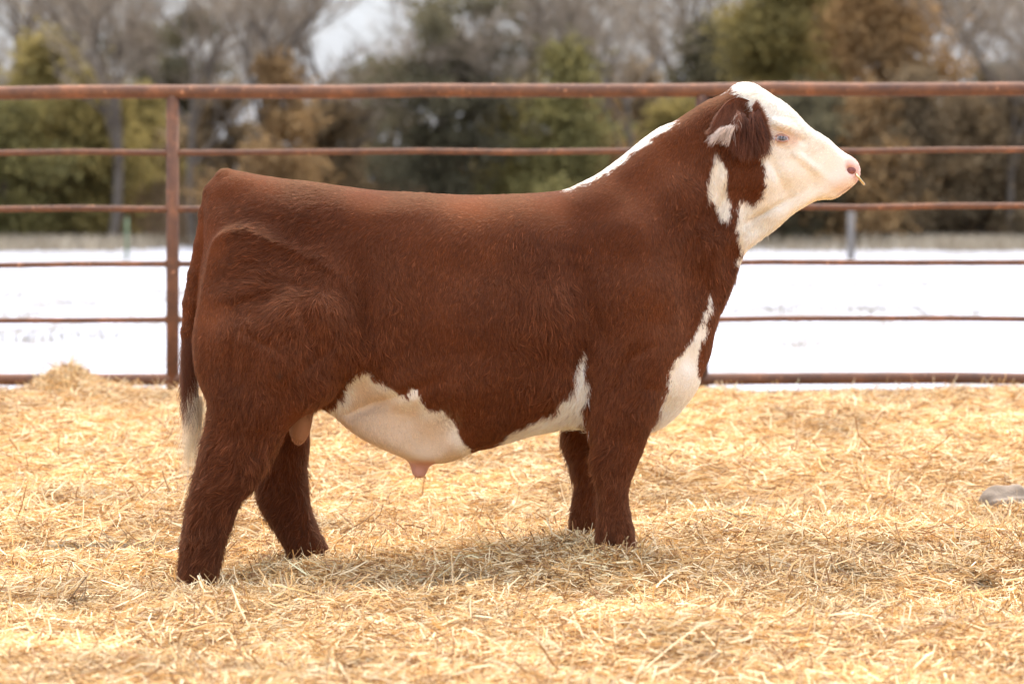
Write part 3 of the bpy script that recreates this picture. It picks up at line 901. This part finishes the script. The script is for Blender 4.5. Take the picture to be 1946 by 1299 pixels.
root = A[ti] * wa[:, None] + B[ti] * wb[:, None] + C[ti] * wc[:, None]
nor = nv[tri[ti, 0]] * wa[:, None] + nv[tri[ti, 1]] * wb[:, None] + nv[tri[ti, 2]] * wc[:, None]
nor /= np.linalg.norm(nor, axis=1)[:, None]
px, py = topx(root)

FLOW = [  # px,py, dx, dy(down), length m, lift
 (430, 335, -.8, .5, .012, .2), (500, 345, -1, .15, .010, .2), (700, 370, -1, .1, .010, .15), (900, 385, -1, .15, .010, .15), (1050, 380, -1, .2, .010, .15), (1150, 350, -.9, .5, .012, .2), (1250, 270, -.7, .7, .014, .2),
 (480, 430, -.9, .25, .026, .35), (560, 440, -.85, .5, .026, .35), (480, 520, -.9, .1, .030, .45), (560, 540, -.9, .45, .030, .4), (650, 480, -.6, .8, .024, .3), (440, 600, -.1, 1, .022, .3), (400, 600, -.1, 1, .012, .2), (400, 450, -.3, 1, .010, .15),
 (560, 600, -.5, .9, .028, .4), (640, 580, .2, 1, .030, .45), (660, 650, .4, .9, .032, .5), (520, 680, -.2, 1, .026, .35), (600, 740, .3, 1, .030, .5), (740, 540, .2, 1, .028, .35), (740, 640, .4, .9, .028, .4), (720, 690, .1, 1, .022, .3),
 (800, 450, -.5, .9, .018, .2), (900, 480, -.3, 1, .020, .25), (850, 600, -.1, 1, .018, .2), (900, 720, -.1, 1, .022, .3), (1000, 780, -.2, 1, .024, .3), (1000, 500, .1, 1, .030, .3), (1050, 600, .1, 1, .038, .35), (1060, 700, .05, 1, .036, .4), (1100, 640, .1, 1, .034, .35),
 (1130, 450, -.2, 1, .018, .2), (1200, 400, -.5, .9, .014, .2), (1230, 560, -.3, 1, .018, .25), (1220, 680, -.4, .9, .022, .35), (1180, 740, -.2, 1, .026, .4), (1260, 620, .2, 1, .022, .3),
 (1300, 350, .3, 1, .018, .25), (1330, 450, .35, 1, .024, .35), (1350, 300, 0, 1, .020, .3), (1370, 540, .2, 1, .022, .3), (1380, 400, .1, 1, .022, .3), (1340, 220, -.2, .9, .018, .3), (1400, 190, -.9, .5, .018, .4),
 (1310, 700, .0, 1, .010, .2), (1345, 640, 0, 1, .014, .2), (750, 780, .2, 1, .010, .3), (700, 740, .3, 1, .018, .3), (850, 840, .2, 1, .010, .2), (1090, 760, -.3, 1, .036, .4), (1100, 700, -.1, 1, .036, .3),
 (1440, 330, -.3, 1, .014, .3), (1440, 420, -.4, 1, .022, .3), (1420, 280, -.5, .9, .020, .35), (1470, 210, -.5, .9, .014, .4), (1500, 240, -.9, .3, .013, .4), (1500, 290, -.7, .7, .010, .3), (1530, 300, -.9, .5, .010, .3), (1590, 320, -.9, .2, .006, .25), (1560, 360, -.8, .5, .008, .3), (1500, 380, -.7, .7, .012, .3),
 (440, 780, -.2, 1, .030, .45), (480, 860, -.3, 1, .034, .5), (400, 830, -.6, .8, .026, .5), (430, 920, -.8, .6, .032, .5), (400, 1000, -.5, .9, .032, .5), (380, 1080, -.3, 1, .030, .4), (540, 900, -.2, 1, .030, .5), (570, 1000, -.2, 1, .028, .45), (592, 1045, 0, 1, .026, .3),
 (1150, 850, -.6, .8, .034, .5), (1200, 850, -.2, 1, .018, .3), (1170, 950, -.3, 1, .024, .4), (1170, 1020, 0, 1, .024, .35), (1080, 850, -.6, .8, .046, .6), (1090, 980, -.3, 1, .026, .4), (571, 810, 0, 1, .004, .2), (797, 890, 0, 1, .002, .2)]
FLOW = np.array(FLOW)
FLOW[:, 3]  # dy
def flow(px, py):
    num = np.zeros((len(px), 4)); den = np.zeros(len(px))
    for x, y, dx, dy, L, lift in FLOW:
        w = 1 / (((px - x) ** 2 + (py - y) ** 2 + 150) ** 1.5)
        nrm = math.hypot(dx, dy)
        num += w[:, None] * np.array([dx / nrm, -dy / nrm, L, lift])
        den += w
    return num / den[:, None]
fl = flow(px, py)
def build_hair(name, root, nor, d, L, lift, col, parent, mat, rad=.00075, seg=4, curl=.5, gravity=0.0, clump=.30, cl_s=.014, tiprad=.25, wob=.25):
    n = len(root)
    ls = np.clip(L / .024, .35, 1.4)[:, None]
    d = d + wob * ls * N3(root, .055) + .44 * wob * ls * N3(root, .02)
    d = d - nor * np.sum(d * nor, 1)[:, None]
    d /= np.linalg.norm(d, axis=1)[:, None] + 1e-9
    L = L * rng.uniform(.6, 1.25, n)
    cd_ = np.cross(d, nor)
    uu = np.stack([np.sum(root * d, 1) / 4.5, np.sum(root * cd_, 1), root[:, 1] * .3], 1)
    lock = N2(uu, .0055) + .6 * N1(uu, .012)
    lf = np.clip(lift * (1 + .4 * lock) + .04, .14, 1.5)
    pale_ = np.clip(col.mean(1) * 1.6, 0, 1)
    col = np.clip(col * (1 + .36 * lock * (1 - .6 * pale_) * np.clip(ls[:, 0], .6, 1))[:, None], .004, .93)
    pts = np.zeros((n, seg, 3))
    cv = (N3(root, cl_s) * clump + N3(root + 3.3, cl_s * 3) * clump * .8) * ls
    cv = cv - nor * (.85 * np.sum(cv * nor, 1))[:, None]
    jit = rng.normal(size=(n, 3)) * .11
    jit = jit - nor * (np.sum(jit * nor, 1) * .8)[:, None]
    p = root - nor * .001
    pts[:, 0] = p
    stepL = L / (seg - 1)
    for k in range(1, seg):
        t = k / (seg - 1)
        dirn = d + nor * (lf * (1.3 - 1.1 * t))[:, None] + (cv * (curl + t)) + jit
        dirn[:, 2] -= gravity * t
        dirn /= np.linalg.norm(dirn, axis=1)[:, None]
        p = p + dirn * stepL[:, None]
        pts[:, k] = p
    cu = bpy.data.hair_curves.new(name)
    cu.add_curves([seg] * n)
    cu.attributes['position'].data.foreach_set('vector', pts.reshape(-1).astype(np.float32))
    ra = cu.attributes.get('radius') or cu.attributes.new('radius', 'FLOAT', 'POINT')
    prof = np.linspace(1, tiprad, seg)
    rr = np.tile(prof, n) * np.repeat(rad * rng.uniform(.7, 1.3, n), seg)
    ra.data.foreach_set('value', rr.astype(np.float32))
    ca = cu.attributes.new('hair_col', 'FLOAT_COLOR', 'POINT')
    c4 = np.ones((n, seg, 4), np.float32)
    c4[:, :, :3] = col[:, None, :] * np.linspace(.85, 1.12, seg)[None, :, None]
    ca.data.foreach_set('color', c4.ravel())
    cu.materials.append(mat)
    o = bpy.data.objects.new(name, cu)
    scene.collection.objects.link(o)
    setpar(o, parent)
    return o

def hair_mat(name):
    m = bpy.data.materials.new(name); m.use_nodes = True
    n, l = m.node_tree.nodes, m.node_tree.links
    n.remove(n['Principled BSDF'])
    a = n.new('ShaderNodeAttribute'); a.attribute_name = 'hair_col'
    h = n.new('ShaderNodeBsdfHairPrincipled')
    h.parametrization = 'COLOR'
    h.inputs['Roughness'].default_value = .6
    h.inputs['Radial Roughness'].default_value = .6
    l.new(a.outputs['Color'], h.inputs['Color'])
    df = n.new('ShaderNodeBsdfDiffuse'); l.new(a.outputs['Color'], df.inputs['Color'])
    mxs = n.new('ShaderNodeMixShader'); mxs.inputs[0].default_value = .80
    l.new(h.outputs[0], mxs.inputs[1]); l.new(df.outputs[0], mxs.inputs[2])
    l.new(mxs.outputs[0], n['Material Output'].inputs['Surface'])
    return m
m_hair = hair_mat('coat_hair')
hc, hw = coat_colour(root, True)
hc = hc * (1 + rng.uniform(-1, 1, NHAIR) * np.where(hw > .5, .14, .35))[:, None]
hc = np.clip(hc, 0, .92)
d3 = np.stack([fl[:, 0], np.zeros(NHAIR), fl[:, 1]], 1)
keep = (fl[:, 2] > .003)
under = root[:, 2] < .0
build_hair('coat', root[keep], nor[keep], d3[keep], fl[keep, 2], fl[keep, 3], hc[keep], bull, m_hair)

# ------------------------------------------------------------------ head details
bvh = BVHTree.FromPolygons([tuple(v) for v in V], [tuple(int(i) for i in f) for f in Fq])
def hit(pxx, pyy, s=-1):
    o = Vector((0, -CD, EYE)) if s < 0 else Vector((0, CD, EYE))
    t = PV(pxx, pyy, 0)
    if s > 0: t = Vector((t.x, 0, t.z))
    loc, n, _, _ = bvh.ray_cast(o, (t - o).normalized())
    return loc, n

m_eye, n_, l_, b_ = mat_base('eye_dark')
b_.inputs['Base Color'].default_value = (.018, .012, .012, 1); b_.inputs['Roughness'].default_value = .12
m_lid = mat_noise('pink_lid', [(.3, (.34, .17, .13)), (.7, (.52, .31, .24))], scale=60, rough=.5)
m_inner = mat_noise('nostril_skin', [(.3, (.16, .05, .04)), (.7, (.30, .11, .09))], scale=80, rough=.4)
m_brass = mat_noise('brass', [(.3, (.55, .42, .20)), (.7, (.78, .64, .38))], scale=50, rough=.25, metallic=.9)

def uvsphere(c, r, nu=24, nv_=16):
    V, Fc = [], []
    for j in range(nv_ + 1):
        th = math.pi * j / nv_
        for i in range(nu):
            ph = 2 * math.pi * i / nu
            V.append((c[0] + r[0] * math.sin(th) * math.cos(ph), c[1] + r[1] * math.sin(th) * math.sin(ph), c[2] + r[2] * math.cos(th)))
    for j in range(nv_):
        for i in range(nu):
            i2 = (i + 1) % nu
            Fc.append((j * nu + i, j * nu + i2, (j + 1) * nu + i2, (j + 1) * nu + i))
    return V, Fc

lash_roots = []
for s in (-1, 1):
    loc, nn = hit(EYE_PX[0], EYE_PX[1], s)
    dd = CD + loc.y
    c = loc + Vector((0, -s * .011, 0))
    V_, F_ = uvsphere(c, (.024, .0165, .0185))
    mesh_mixed('eye', V_, F_, m_eye, bull)
    # lids: almond curves over the ball
    for up in (1, -1):
        pts, rs = [], []
        for t in np.linspace(-1, 1, 17):
            x = .029 * t
            hgt = (.0108 if up > 0 else -.0125) * (1 - abs(t) ** 2.2)
            # tilt: the front corner lies lower
            z = hgt - x * .12 + (.003 * t if up > 0 else 0)
            yo = s * (-.001 + .0075 * (1 - t * t))
            pts.append(c + Vector((x, yo + s * .009, z))); rs.append(.0036 if abs(t) < .97 else .002)
        V_, F_ = tube(pts, rs, 8)
        mesh_mixed('eyelid', V_, F_, m_lid, bull)
        if up > 0 and s < 0: lash_pts = pts
        if up > 0:
            # brow fold over the eye
            pts2 = [p + Vector((-.001, -s * .004, .0085 * (1 - (k / 8 - 1) ** 2 * .4))) for k, p in enumerate(pts)]
            V_, F_ = tube(pts2, [.0045] * len(pts2), 8)
            o = mesh_mixed('eyelid', V_, F_, m_skin, bull)
            a = o.data.attributes.new('col', 'FLOAT_COLOR', 'POINT')
            a.data.foreach_set('color', np.tile([.74, .55, .42, 1.], len(o.data.vertices)))
# lashes (near and far eye)
def simple_hair(name, pts_list, rad, col, parent=bull):
    n = len(pts_list); seg = len(pts_list[0])
    cu = bpy.data.hair_curves.new(name); cu.add_curves([seg] * n)
    arr = np.array(pts_list, dtype=np.float32).reshape(-1)
    cu.attributes['position'].data.foreach_set('vector', arr)
    ra = cu.attributes.get('radius') or cu.attributes.new('radius', 'FLOAT', 'POINT')
    ra.data.foreach_set('value', np.tile(np.linspace(rad, rad * .3, seg), n).astype(np.float32))
    ca = cu.attributes.new('hair_col', 'FLOAT_COLOR', 'POINT')
    c4 = np.ones((n, seg, 4), np.float32)
    col = np.asarray(col)
    c4[:, :, :3] = (col[:, None, :] if col.ndim == 2 else col)
    ca.data.foreach_set('color', c4.ravel())
    cu.materials.append(m_hair)
    o = bpy.data.objects.new(name, cu); scene.collection.objects.link(o); setpar(o, parent)
    return o
L_ = []
for k in range(26):
    t = random.uniform(.12, .85); f_ = t * 16; i = int(f_)
    p = lash_pts[i].lerp(lash_pts[min(i + 1, 16)], f_ - i)
    dx = (t - .62) * .012 + random.gauss(0, .0015)
    ln = random.uniform(.014, .022)
    L_.append([tuple(p), tuple(p + Vector((dx * .5 , -.008, -ln * .25))), tuple(p + Vector((dx, -.013, -ln * .65))), tuple(p + Vector((dx * 1.3, -.014, -ln)))])
simple_hair('eyelashes', L_, .00055, (.66, .66, .70))

# nostril lining and ring
for s in (-1, 1):
    c = PV(1617.5, 324, s * .046)
    V_, F_ = uvsphere(c, (.018, .008, .013), 16, 10)
    mesh_mixed('nostril', V_, F_, m_inner, bull)
ra_, rb_ = PV(1622, 326, 0), PV(1642, 350, 0)
rc = (ra_ + rb_) / 2; ax1 = (rb_ - ra_) / 2; Rr = ax1.length; ax1.normalize(); ax2 = Vector((.126, 1, 0)).normalized()
rp = [rc + ax1 * (math.cos(t) * Rr) + ax2 * (math.sin(t) * .050) for t in np.linspace(0, 2 * math.pi, 49)]
# ring through the septum: shift so that it passes in front of the near nostril
V_, F_ = tube(rp, .0042, 12, False)
mesh_mixed('nose_ring', V_, F_, m_brass, bull)

# ------------------------------------------------------------------ ears
def make_ear(s):
    base = PV(1436, 215, -.105); tip = PV(1353, 247, -.215)
    V_, F_, C_ = [], [], []
    nu, nw = 22, 15
    ax = (tip - base)
    side = Vector((.18, -.25, -1)).normalized()
    outn = ax.normalized().cross(side).normalized()
    if outn.y > 0: outn = -outn
    for layer in (0, 1):
        for i in range(nu):
            u = i / (nu - 1)
            wdt = .058 * (math.sin(math.pi * min(1, (u * .86 + .14))) ** .65) + .004 * (1 - u)
            cen_ = base + ax * u + Vector((0, 0, .022 * math.sin(math.pi * u)))
            for j in range(nw):
                v = -1 + 2 * j / (nw - 1)
                cup = (.030 * (1 - v * v)) * (1 - .5 * u)
                p = cen_ + side * (v * wdt) + outn * (-cup) - outn * 0
                off = .0045 if layer else -.0
                p = p - outn * off
                V_.append((p.x, p.y * 1.0, p.z))
                C_.append((.13, .045, .022) if not layer else (.30, .15, .11))
    n1 = nu * nw
    for L0 in (0, 1):
        for i in range(nu - 1):
            for j in range(nw - 1):
                a = L0 * n1 + i * nw + j
                q = (a, a + 1, a + nw + 1, a + nw)
                F_.append(q if L0 else q[::-1])
    for i in range(nu - 1):
        for j in (0, nw - 1):
            a = i * nw + j; F_.append((a, a + nw, a + nw + n1, a + n1))
    for j in range(nw - 1):
        a = (nu - 1) * nw + j; F_.append((a, a + 1, a + 1 + n1, a + n1))
    V_ = np.array(V_)
    if s > 0: V_[:, 1] *= -1
    o = new_mesh('ear', V_, np.array(F_), m_skin, None, True, np.array(C_))
    setpar(o, bull)
    return o, V_, np.array(F_), n1
for s in (-1, 1):
    ear, EV, EF, n1 = make_ear(s)
    em = ear.data
    en = np.empty(len(em.vertices) * 3, np.float32); em.vertices.foreach_get('normal', en); en = en.reshape(-1, 3)
    n = 15000 if s < 0 else 6000
    t3 = np.concatenate([EF[:, [0, 1, 2]], EF[:, [0, 2, 3]]])
    a_, b2, c_ = EV[t3[:, 0]], EV[t3[:, 1]], EV[t3[:, 2]]
    ar = .5 * np.linalg.norm(np.cross(b2 - a_, c_ - a_), axis=1)
    k = rng.choice(len(t3), n, p=ar / ar.sum())
    q1 = np.sqrt(rng.uniform(size=n)); q2 = rng.uniform(size=n)
    rt = a_[k] * (1 - q1)[:, None] + b2[k] * (q1 * (1 - q2))[:, None] + c_[k] * (q1 * q2)[:, None]
    nn = en[t3[k, 0]]
    dd = np.tile(np.array([-.75, 0, -.65]), (n, 1))
    col = np.tile(np.array((.15, .052, .025)), (n, 1)) * rng.uniform(.6, 1.4, n)[:, None]
    build_hair('ear_hair', rt, nn, dd, np.full(n, .022), np.full(n, .35), col, ear, m_hair, rad=.0006, gravity=.3)
    # fringes: white lower rim, long brown hair hanging out of the cup, tuft in front
    H, HC = [], []
    def strand(p, d0, ln, bend, c):
        p = Vector(p); d = Vector(d0).normalized(); pts = [tuple(p)]
        for q in range(5):
            d = (d + Vector(bend) * .3 + Vector((random.gauss(0, .07), random.gauss(0, .07), random.gauss(0, .05)))).normalized()
            p = p + d * (ln / 5); pts.append(tuple(p))
        if s > 0: pts = [(x, -y, z) for x, y, z in pts]
        H.append(pts); HC.append(c)
    LK = [(random.random(), random.gauss(0, .32), random.uniform(.55, 1.35)) for _ in range(16)]
    for _ in range(620):
        lk = random.choice(LK)
        t = min(max(lk[0] ** .75 + random.gauss(0, .02), 0), 1)
        a = PV(1404, 205, -.165); b = PV(1398, 240, -.19); c2 = PV(1369, 247, -.222)
        if t < .3: p = a.lerp(b, t / .3)
        else: p = b.lerp(c2, (t - .3) / .7)
        p = p + Vector((random.gauss(0, .004), random.gauss(0, .005), random.gauss(0, .005)))
        w = random.uniform(.5, 1.25)
        cl = lk[1] * .8 - (t - lk[0] ** .75) * 16
        lng = (.055 if t > .3 else .028) * lk[2] * random.uniform(.85, 1.1)
        strand(p, (-.05 - .60 * t - cl, -.2, -.9), lng, (-.10 - .2 * t, 0, -.2), ((.66 * w, .53 * w, .43 * w) if t > .3 or random.random() < .15 else (.2 * w, .075 * w, .04 * w)))
    LB = [(random.random(), random.random(), random.gauss(0, .16), random.uniform(.5, 1.6), random.uniform(.7, 1.15)) for _ in range(110)]
    for _ in range(5200):
        lk = random.choice(LB)
        u = lk[0] + random.gauss(0, .035); v = lk[1] + random.gauss(0, .03)
        top = PV(1400, 211, -.155).lerp(PV(1451, 204, -.135), u) + Vector((0, 0, -.010 * math.sin(math.pi * min(max(u, 0), 1)) + random.gauss(0, .003)))
        p = top + Vector((0, -.012 * math.sin(math.pi * u), -.075 * v - .004)) + Vector((random.gauss(0, .003), random.gauss(0, .004), 0))
        w = random.uniform(.6, 1.35)
        w *= lk[3]
        lock = lk[2] - (u - lk[0]) * 3.5
        strand(p, (-.08 + lock + .22 * (u - .4), -.35, -.9), random.uniform(.085, .105) * lk[4], (lock * .4, .35, -.5), (.118 * w, .043 * w, .024 * w))
    for _ in range(900):
        u = random.random()
        p = PV(1432, 204, -.13).lerp(PV(1452, 250, -.13), u) + Vector((random.gauss(0, .004), random.gauss(0, .004), 0))
        w = random.uniform(.7, 1.4)
        strand(p, (.25 + .2 * u, -.35, 1.1 - 1.7 * u), random.uniform(.018, .034) * (1 + .5 * u), (.25, 0, -.3 * u), (.17 * w, .058 * w, .028 * w))
    for _ in range(140):
        u = random.random()
        p = PV(1450, 222, -.13).lerp(PV(1454, 275, -.125), u) + Vector((random.gauss(0, .003), random.gauss(0, .004), 0))
        strand(p, (.7 * random.random(), -.3, -.7), random.uniform(.03, .055), (.1, .1, -.6), (.06, .028, .02))
    simple_hair('ear_fringe', H, .00072, np.array(HC), ear)

# ------------------------------------------------------------------ tail switch, sheath tuft, mane wisps, leg feathering
H, HC = [], []
for k in range(5200):
    t = random.random()
    i = 5.2 + t * 2.7; j = int(i); f_ = i - j
    a = Vector(P(*tail_px[min(j, 8)], -.015)); b = Vector(P(*tail_px[min(j + 1, 8)], -.015))
    p = a.lerp(b, f_)
    an = random.uniform(0, 6.28); rr_ = .017
    p = p + Vector((math.cos(an) * rr_, math.sin(an) * rr_, 0))
    white = t > .7 and random.random() < .35
    ln = random.uniform(.08, .19) + (.12 * random.random() if white else 0)
    if k % 40 == 0: ph = random.uniform(0, 6.28); lat = random.gauss(.03, .07)
    ph0 = random.gauss(0, .25)
    pts = []
    d = Vector((-.06 + lat, math.sin(an) * .10, -1)).normalized()
    for q in range(8):
        u = q / 7
        w = .011 * u * math.sin(u * 9 + (ph if k % 40 else 0) + ph0)
        pts.append((p.x + d.x * ln * u + w + .016 * u * (1 if white else .2), p.y + d.y * ln * u, p.z - ln * u))
    H.append(pts)
    w = random.uniform(.7, 1.3)
    HC.append((min(.8 * w, .9), .66 * w, .46 * w) if white else (.145 * w, .05 * w, .024 * w))
for k in range(230):
    p = Vector(P(377 + random.gauss(0, 5), 770 + random.uniform(-20, 25), 0.0 + random.gauss(0, .012)))
    ln = random.uniform(.14, .32); w = random.uniform(.75, 1.05); lat = random.gauss(-.012, .014); ph = random.uniform(0, 1.2)
    H.append([(p.x + lat * u * 2 + .005 * math.sin(u * 8 + ph) - .018 * u, p.y, p.z - ln * u) for u in np.linspace(0, 1, 8)])
    HC.append((.86 * w, .73 * w, .50 * w))
simple_hair('tail_switch', H, .0006, np.array(HC))
H = []
for k in range(26):
    p = Vector(P(797 + random.uniform(-12, 12), 905, random.uniform(-.02, .02)))
    dx = random.gauss(0, .006)
    H.append([tuple(p + Vector((dx * u, 0, -.012 * u))) for u in (0, .33, .66, 1)])
simple_hair('sheath_tuft', H, .0006, (.05, .03, .02))

# leg feathering: longer tufted hair on the backs of the legs
fe_r, fe_n, fe_d, fe_L, fe_c = [], [], [], [], []
mask = (((py > 800) & (px > 1040) & (nor[:, 0] < -.35)) | ((py > 560) & (px > 560) & (px < 760) & (py < 800) & (hw < .5)) | ((py > 820) & (px < 640)) | ((px > 980) & (px < 1120) & (py > 480) & (py < 760)) | ((px > 1270) & (px < 1400) & (py > 330) & (py < 620) & (hw < .5)) | ((px > 430) & (px < 620) & (py > 420) & (py < 640)))
bald = (fl[:, 2] < .007)
sel = np.where((rng.uniform(size=NHAIR) < np.where(mask, .20, .085)) & ~bald)[0]
lm = mask[sel]
bright = np.exp(rng.normal(size=len(sel)) * np.where(hw[sel] > .5, .10, .30))[:, None]
build_hair('coat', root[sel], nor[sel], d3[sel], fl[sel, 2] * np.where(lm, 1.45, 1.15), fl[sel, 3] * 1.1, np.clip(hc[sel] * 1.1 * bright, 0, .9), bull, m_hair, clump=.42, cl_s=.022, curl=.6, rad=.0011, seg=5, tiprad=.12)

# ------------------------------------------------------------------ hooves
m_hoof = mat_noise('hoof_horn', [(.3, (.10, .075, .055)), (.7, (.26, .20, .15))], scale=30, rough=.5)
def hoof(cx, cy, cz):
    V_, F_ = [], []
    for s in (-1, 1):
        rings = []
        for k, (z, fl_, rl, w) in enumerate(((0, .060, .045, .030), (.025, .054, .043, .029), (.05, .044, .040, .027), (.07, .034, .036, .024))):
            ring = []
            for a in range(16):
                an = 2 * math.pi * a / 16
                ca, sa = math.cos(an), math.sin(an)
                xx = ca * (fl_ if ca > 0 else rl)
                yy = sa * w * (1 - .35 * max(0, ca) ** 2) + s * (.033 - .004 * max(0, ca))
                ring.append((cx + xx + .012, cy + yy, cz + z))
            rings.append(ring)
        o = len(V_)
        for r_ in rings: V_ += r_
        for k in range(3):
            for a in range(16):
                a2 = (a + 1) % 16
                F_.append((o + k * 16 + a, o + k * 16 + a2, o + (k + 1) * 16 + a2, o + (k + 1) * 16 + a))
        F_.append(tuple(o + 48 + a for a in range(16))); F_.append(tuple(o + a for a in reversed(range(16))))
    return mesh_mixed('hoof', V_, F_, m_hoof, bull)
for (hx, hy_, dy) in ((378, 1108, -.20), (592, 1058, .20), (1172, 1040, -.19), (1112, 1024, .20)):
    p = P(hx, hy_, dy)
    hoof(p[0] - .008, dy, p[2] - .062)

# ------------------------------------------------------------------ loose straw
def straws(n, seed, yr, wr, lift=.03, upright=.12, size=1.0):
    r = np.random.default_rng(seed)
    u = r.uniform(size=n)
    y = yr[0] + (yr[1] - yr[0]) * u
    half = (y + CD) * .187 + wr
    x = r.uniform(-1, 1, n) * half
    z = zg(x, y)
    clump = .5 + .5 * n2d(x, y, .22, 12.)
    ang = r.uniform(0, np.pi, n) * .55 + np.pi * 1.4 * n2d(x, y, .16, 21.)
    L = size * (.024 + .125 * r.beta(1.3, 3.4, n))
    w = size * r.uniform(.0009, .0023, n)
    pit = r.normal(0, upright, n) + (r.uniform(size=n) < .05) * r.uniform(.2, 1.1, n)
    d = np.stack([np.cos(ang) * np.cos(pit), np.sin(ang) * np.cos(pit), np.sin(pit)], 1)
    b = r.normal(size=(n, 3)); sd = np.cross(d, b); sd /= np.linalg.norm(sd, axis=1)[:, None]
    # mostly lie face up
    up = np.cross(d, np.array([0, 0, 1.])); up /= np.linalg.norm(up, axis=1)[:, None] + 1e-6
    sd = sd * .55 + up * .6; sd /= np.linalg.norm(sd, axis=1)[:, None]
    c = np.stack([x, y, z + lift * r.uniform(-.1, 1, n) ** 1 * (.4 + .8 * clump) + .5 * L * np.abs(np.sin(pit))], 1)
    bend = r.normal(size=(n, 3)) * (L * .07)[:, None]
    p0 = c - d * (L / 2)[:, None]; p2 = c + d * (L / 2)[:, None]; p1 = c + bend
    W = sd * w[:, None]
    V = np.stack([p0 - W, p0 + W, p1 + W, p1 - W, p2 + W * .8, p2 - W * .8], 1).reshape(-1, 3)
    i = np.arange(n) * 6
    Fq = np.concatenate([np.stack([i, i + 1, i + 2, i + 3], 1), np.stack([i + 3, i + 2, i + 4, i + 5], 1)])
    k = r.uniform(size=n)
    gold = np.array((.64, .39, .15)); pale = np.array((.82, .64, .37)); brn = np.array((.28, .145, .055))
    t = r.uniform(size=n)[:, None]
    col = np.where((k < .40)[:, None], gold, np.where((k < .76)[:, None], pale, brn))
    col = col * (.8 + .35 * t)
    tone = (1 + .20 * n2d(x, y, .6, 31.) + .16 * n2d(x, y, .18, 41.))[:, None]
    dark_spots = np.zeros(n)  # straw colour is darkened at a few fixed spots
    for dx_, dy_, rx_, ry_ in ((1.19, -.43, .11, .07), (1.62, -.62, .05, .05), (-.22, -.42, .16, .05), (-1.42, -1.0, .05, .05), (.9, .9, .12, .06), (-1.6, .55, .5, .10)):
        dark_spots += np.exp(-((x - dx_) / rx_) ** 2 - ((y - dy_) / ry_) ** 2)
    col = np.clip(col * tone * (1 - .74 * np.clip(dark_spots, 0, 1))[:, None], 0, .9)
    return V, Fq, np.repeat(col, 6, axis=0)
m_straw = mat_attr('straw', .6, .3, .22)
Vs, Fs, Cs, off = [], [], [], 0
for args in ((185000, 1, (-3.4, -.8), .95, .035, .14, 1.0), (185000, 2, (-.8, 2.0), .95, .035, .16, 1.05), (135000, 3, (2.0, 5.95), 1.1, .04, .18, 1.25), (8000, 4, (-3.3, 3.0), .5, .05, .3, 1.5)):
    a, b, c = straws(*args)
    Vs.append(a); Fs.append(b + off); Cs.append(c); off += len(a)
# heaps against the fence and round the feet
def heap(cx, cy, rx, ry, hh, n, seed):
    r = np.random.default_rng(seed)
    V, Fq, C = straws(n, seed, (-1, 1), 0, .0, .45, 1.4)
    V = V.reshape(n, 6, 3); c = V.mean(1, keepdims=True)
    x = cx + r.normal(0, rx, n); y = cy + r.normal(0, ry, n)
    z = zg(x, y) + hh * np.exp(-((x - cx) / rx) ** 2 * .6) * r.uniform(0, 1, n)
    V = V - c + np.stack([x, y, z], 1)[:, None, :]
    return V.reshape(-1, 3), Fq, C
for args in ((-2.48, 5.25, .13, .15, .10, 5000, 31), (-1.15, -.25, .16, .12, .01, 1200, 32), (-.78, .12, .16, .12, .03, 1200, 33), (.38, -.26, .16, .10, .035, 1800, 34), (.26, .08, .14, .10, .03, 1000, 35), (1.9, -.1, .3, .15, .06, 2500, 36), (2.2, 1.60, .16, .05, .045, 1500, 37), (2.3, 1.78, .14, .06, .12, 160, 38)):
    a, b, c = heap(*args)
    Vs.append(a); Fs.append(b + off); Cs.append(c); off += len(a)
o = new_mesh('loose_straw', np.concatenate(Vs), np.concatenate(Fs), m_straw, None, False, np.concatenate(Cs))
o['kind'] = 'stuff'; o['label'] = 'golden loose straw bedding strewn all over the pen floor'; o['category'] = 'straw'

# ------------------------------------------------------------------ unidentified object at the right edge, stood in for by a crumpled cloth
m_unidentified = mat_noise('unidentified_grey', [(.3, (.17, .13, .09)), (.7, (.32, .25, .18))], scale=9, rough=.95, bump=.3, bscale=120)
cy0 = 1.75
c0 = P(1948, 915, cy0)
nu, nw = 60, 40
U, Wd = np.meshgrid(np.linspace(-1, 1, nu), np.linspace(0, 1, nw), indexing='ij')
ang = Wd * math.pi
rx, rz = .05, .066
prof = 1 + .04 * np.sin(U * 5 + Wd * 5) + .04 * np.sin(U * 9 - Wd * 9) + .05 * np.sin(Wd * 17 + U * 3)
taper = np.clip(1 - np.abs(U) ** 6, 0.05, 1) ** .5
X = c0[0] + U * .205 + .01 * np.sin(Wd * 9)
Yc = cy0 - np.cos(ang) * .07 * prof * taper + U * .03
Zc = float(zg(c0[0], cy0)) - .015 + np.sin(ang) * .118 * (1 - .16 * np.exp(-((Wd - .30 - .06 * U) / .05) ** 2) - .10 * np.exp(-((U - .15 + Wd * .3) / .06) ** 2)) * prof * taper * (1 - .12 * (U + 1) * .5)
Vc = np.stack([X, Yc, Zc], -1).reshape(-1, 3)
i = (np.arange(nu - 1)[:, None] * nw + np.arange(nw - 1)[None, :])
Fc_ = np.stack([i, i + nw, i + nw + 1, i + 1], -1).reshape(-1, 4)
o = new_mesh('unidentified_object', Vc, Fc_, m_unidentified)
o['label'] = 'unidentified grey beige object given crumpled folds half sunk in straw at the right edge'; o['category'] = 'cloth'
md = o.modifiers.new('thickness', 'SOLIDIFY'); md.thickness = .006
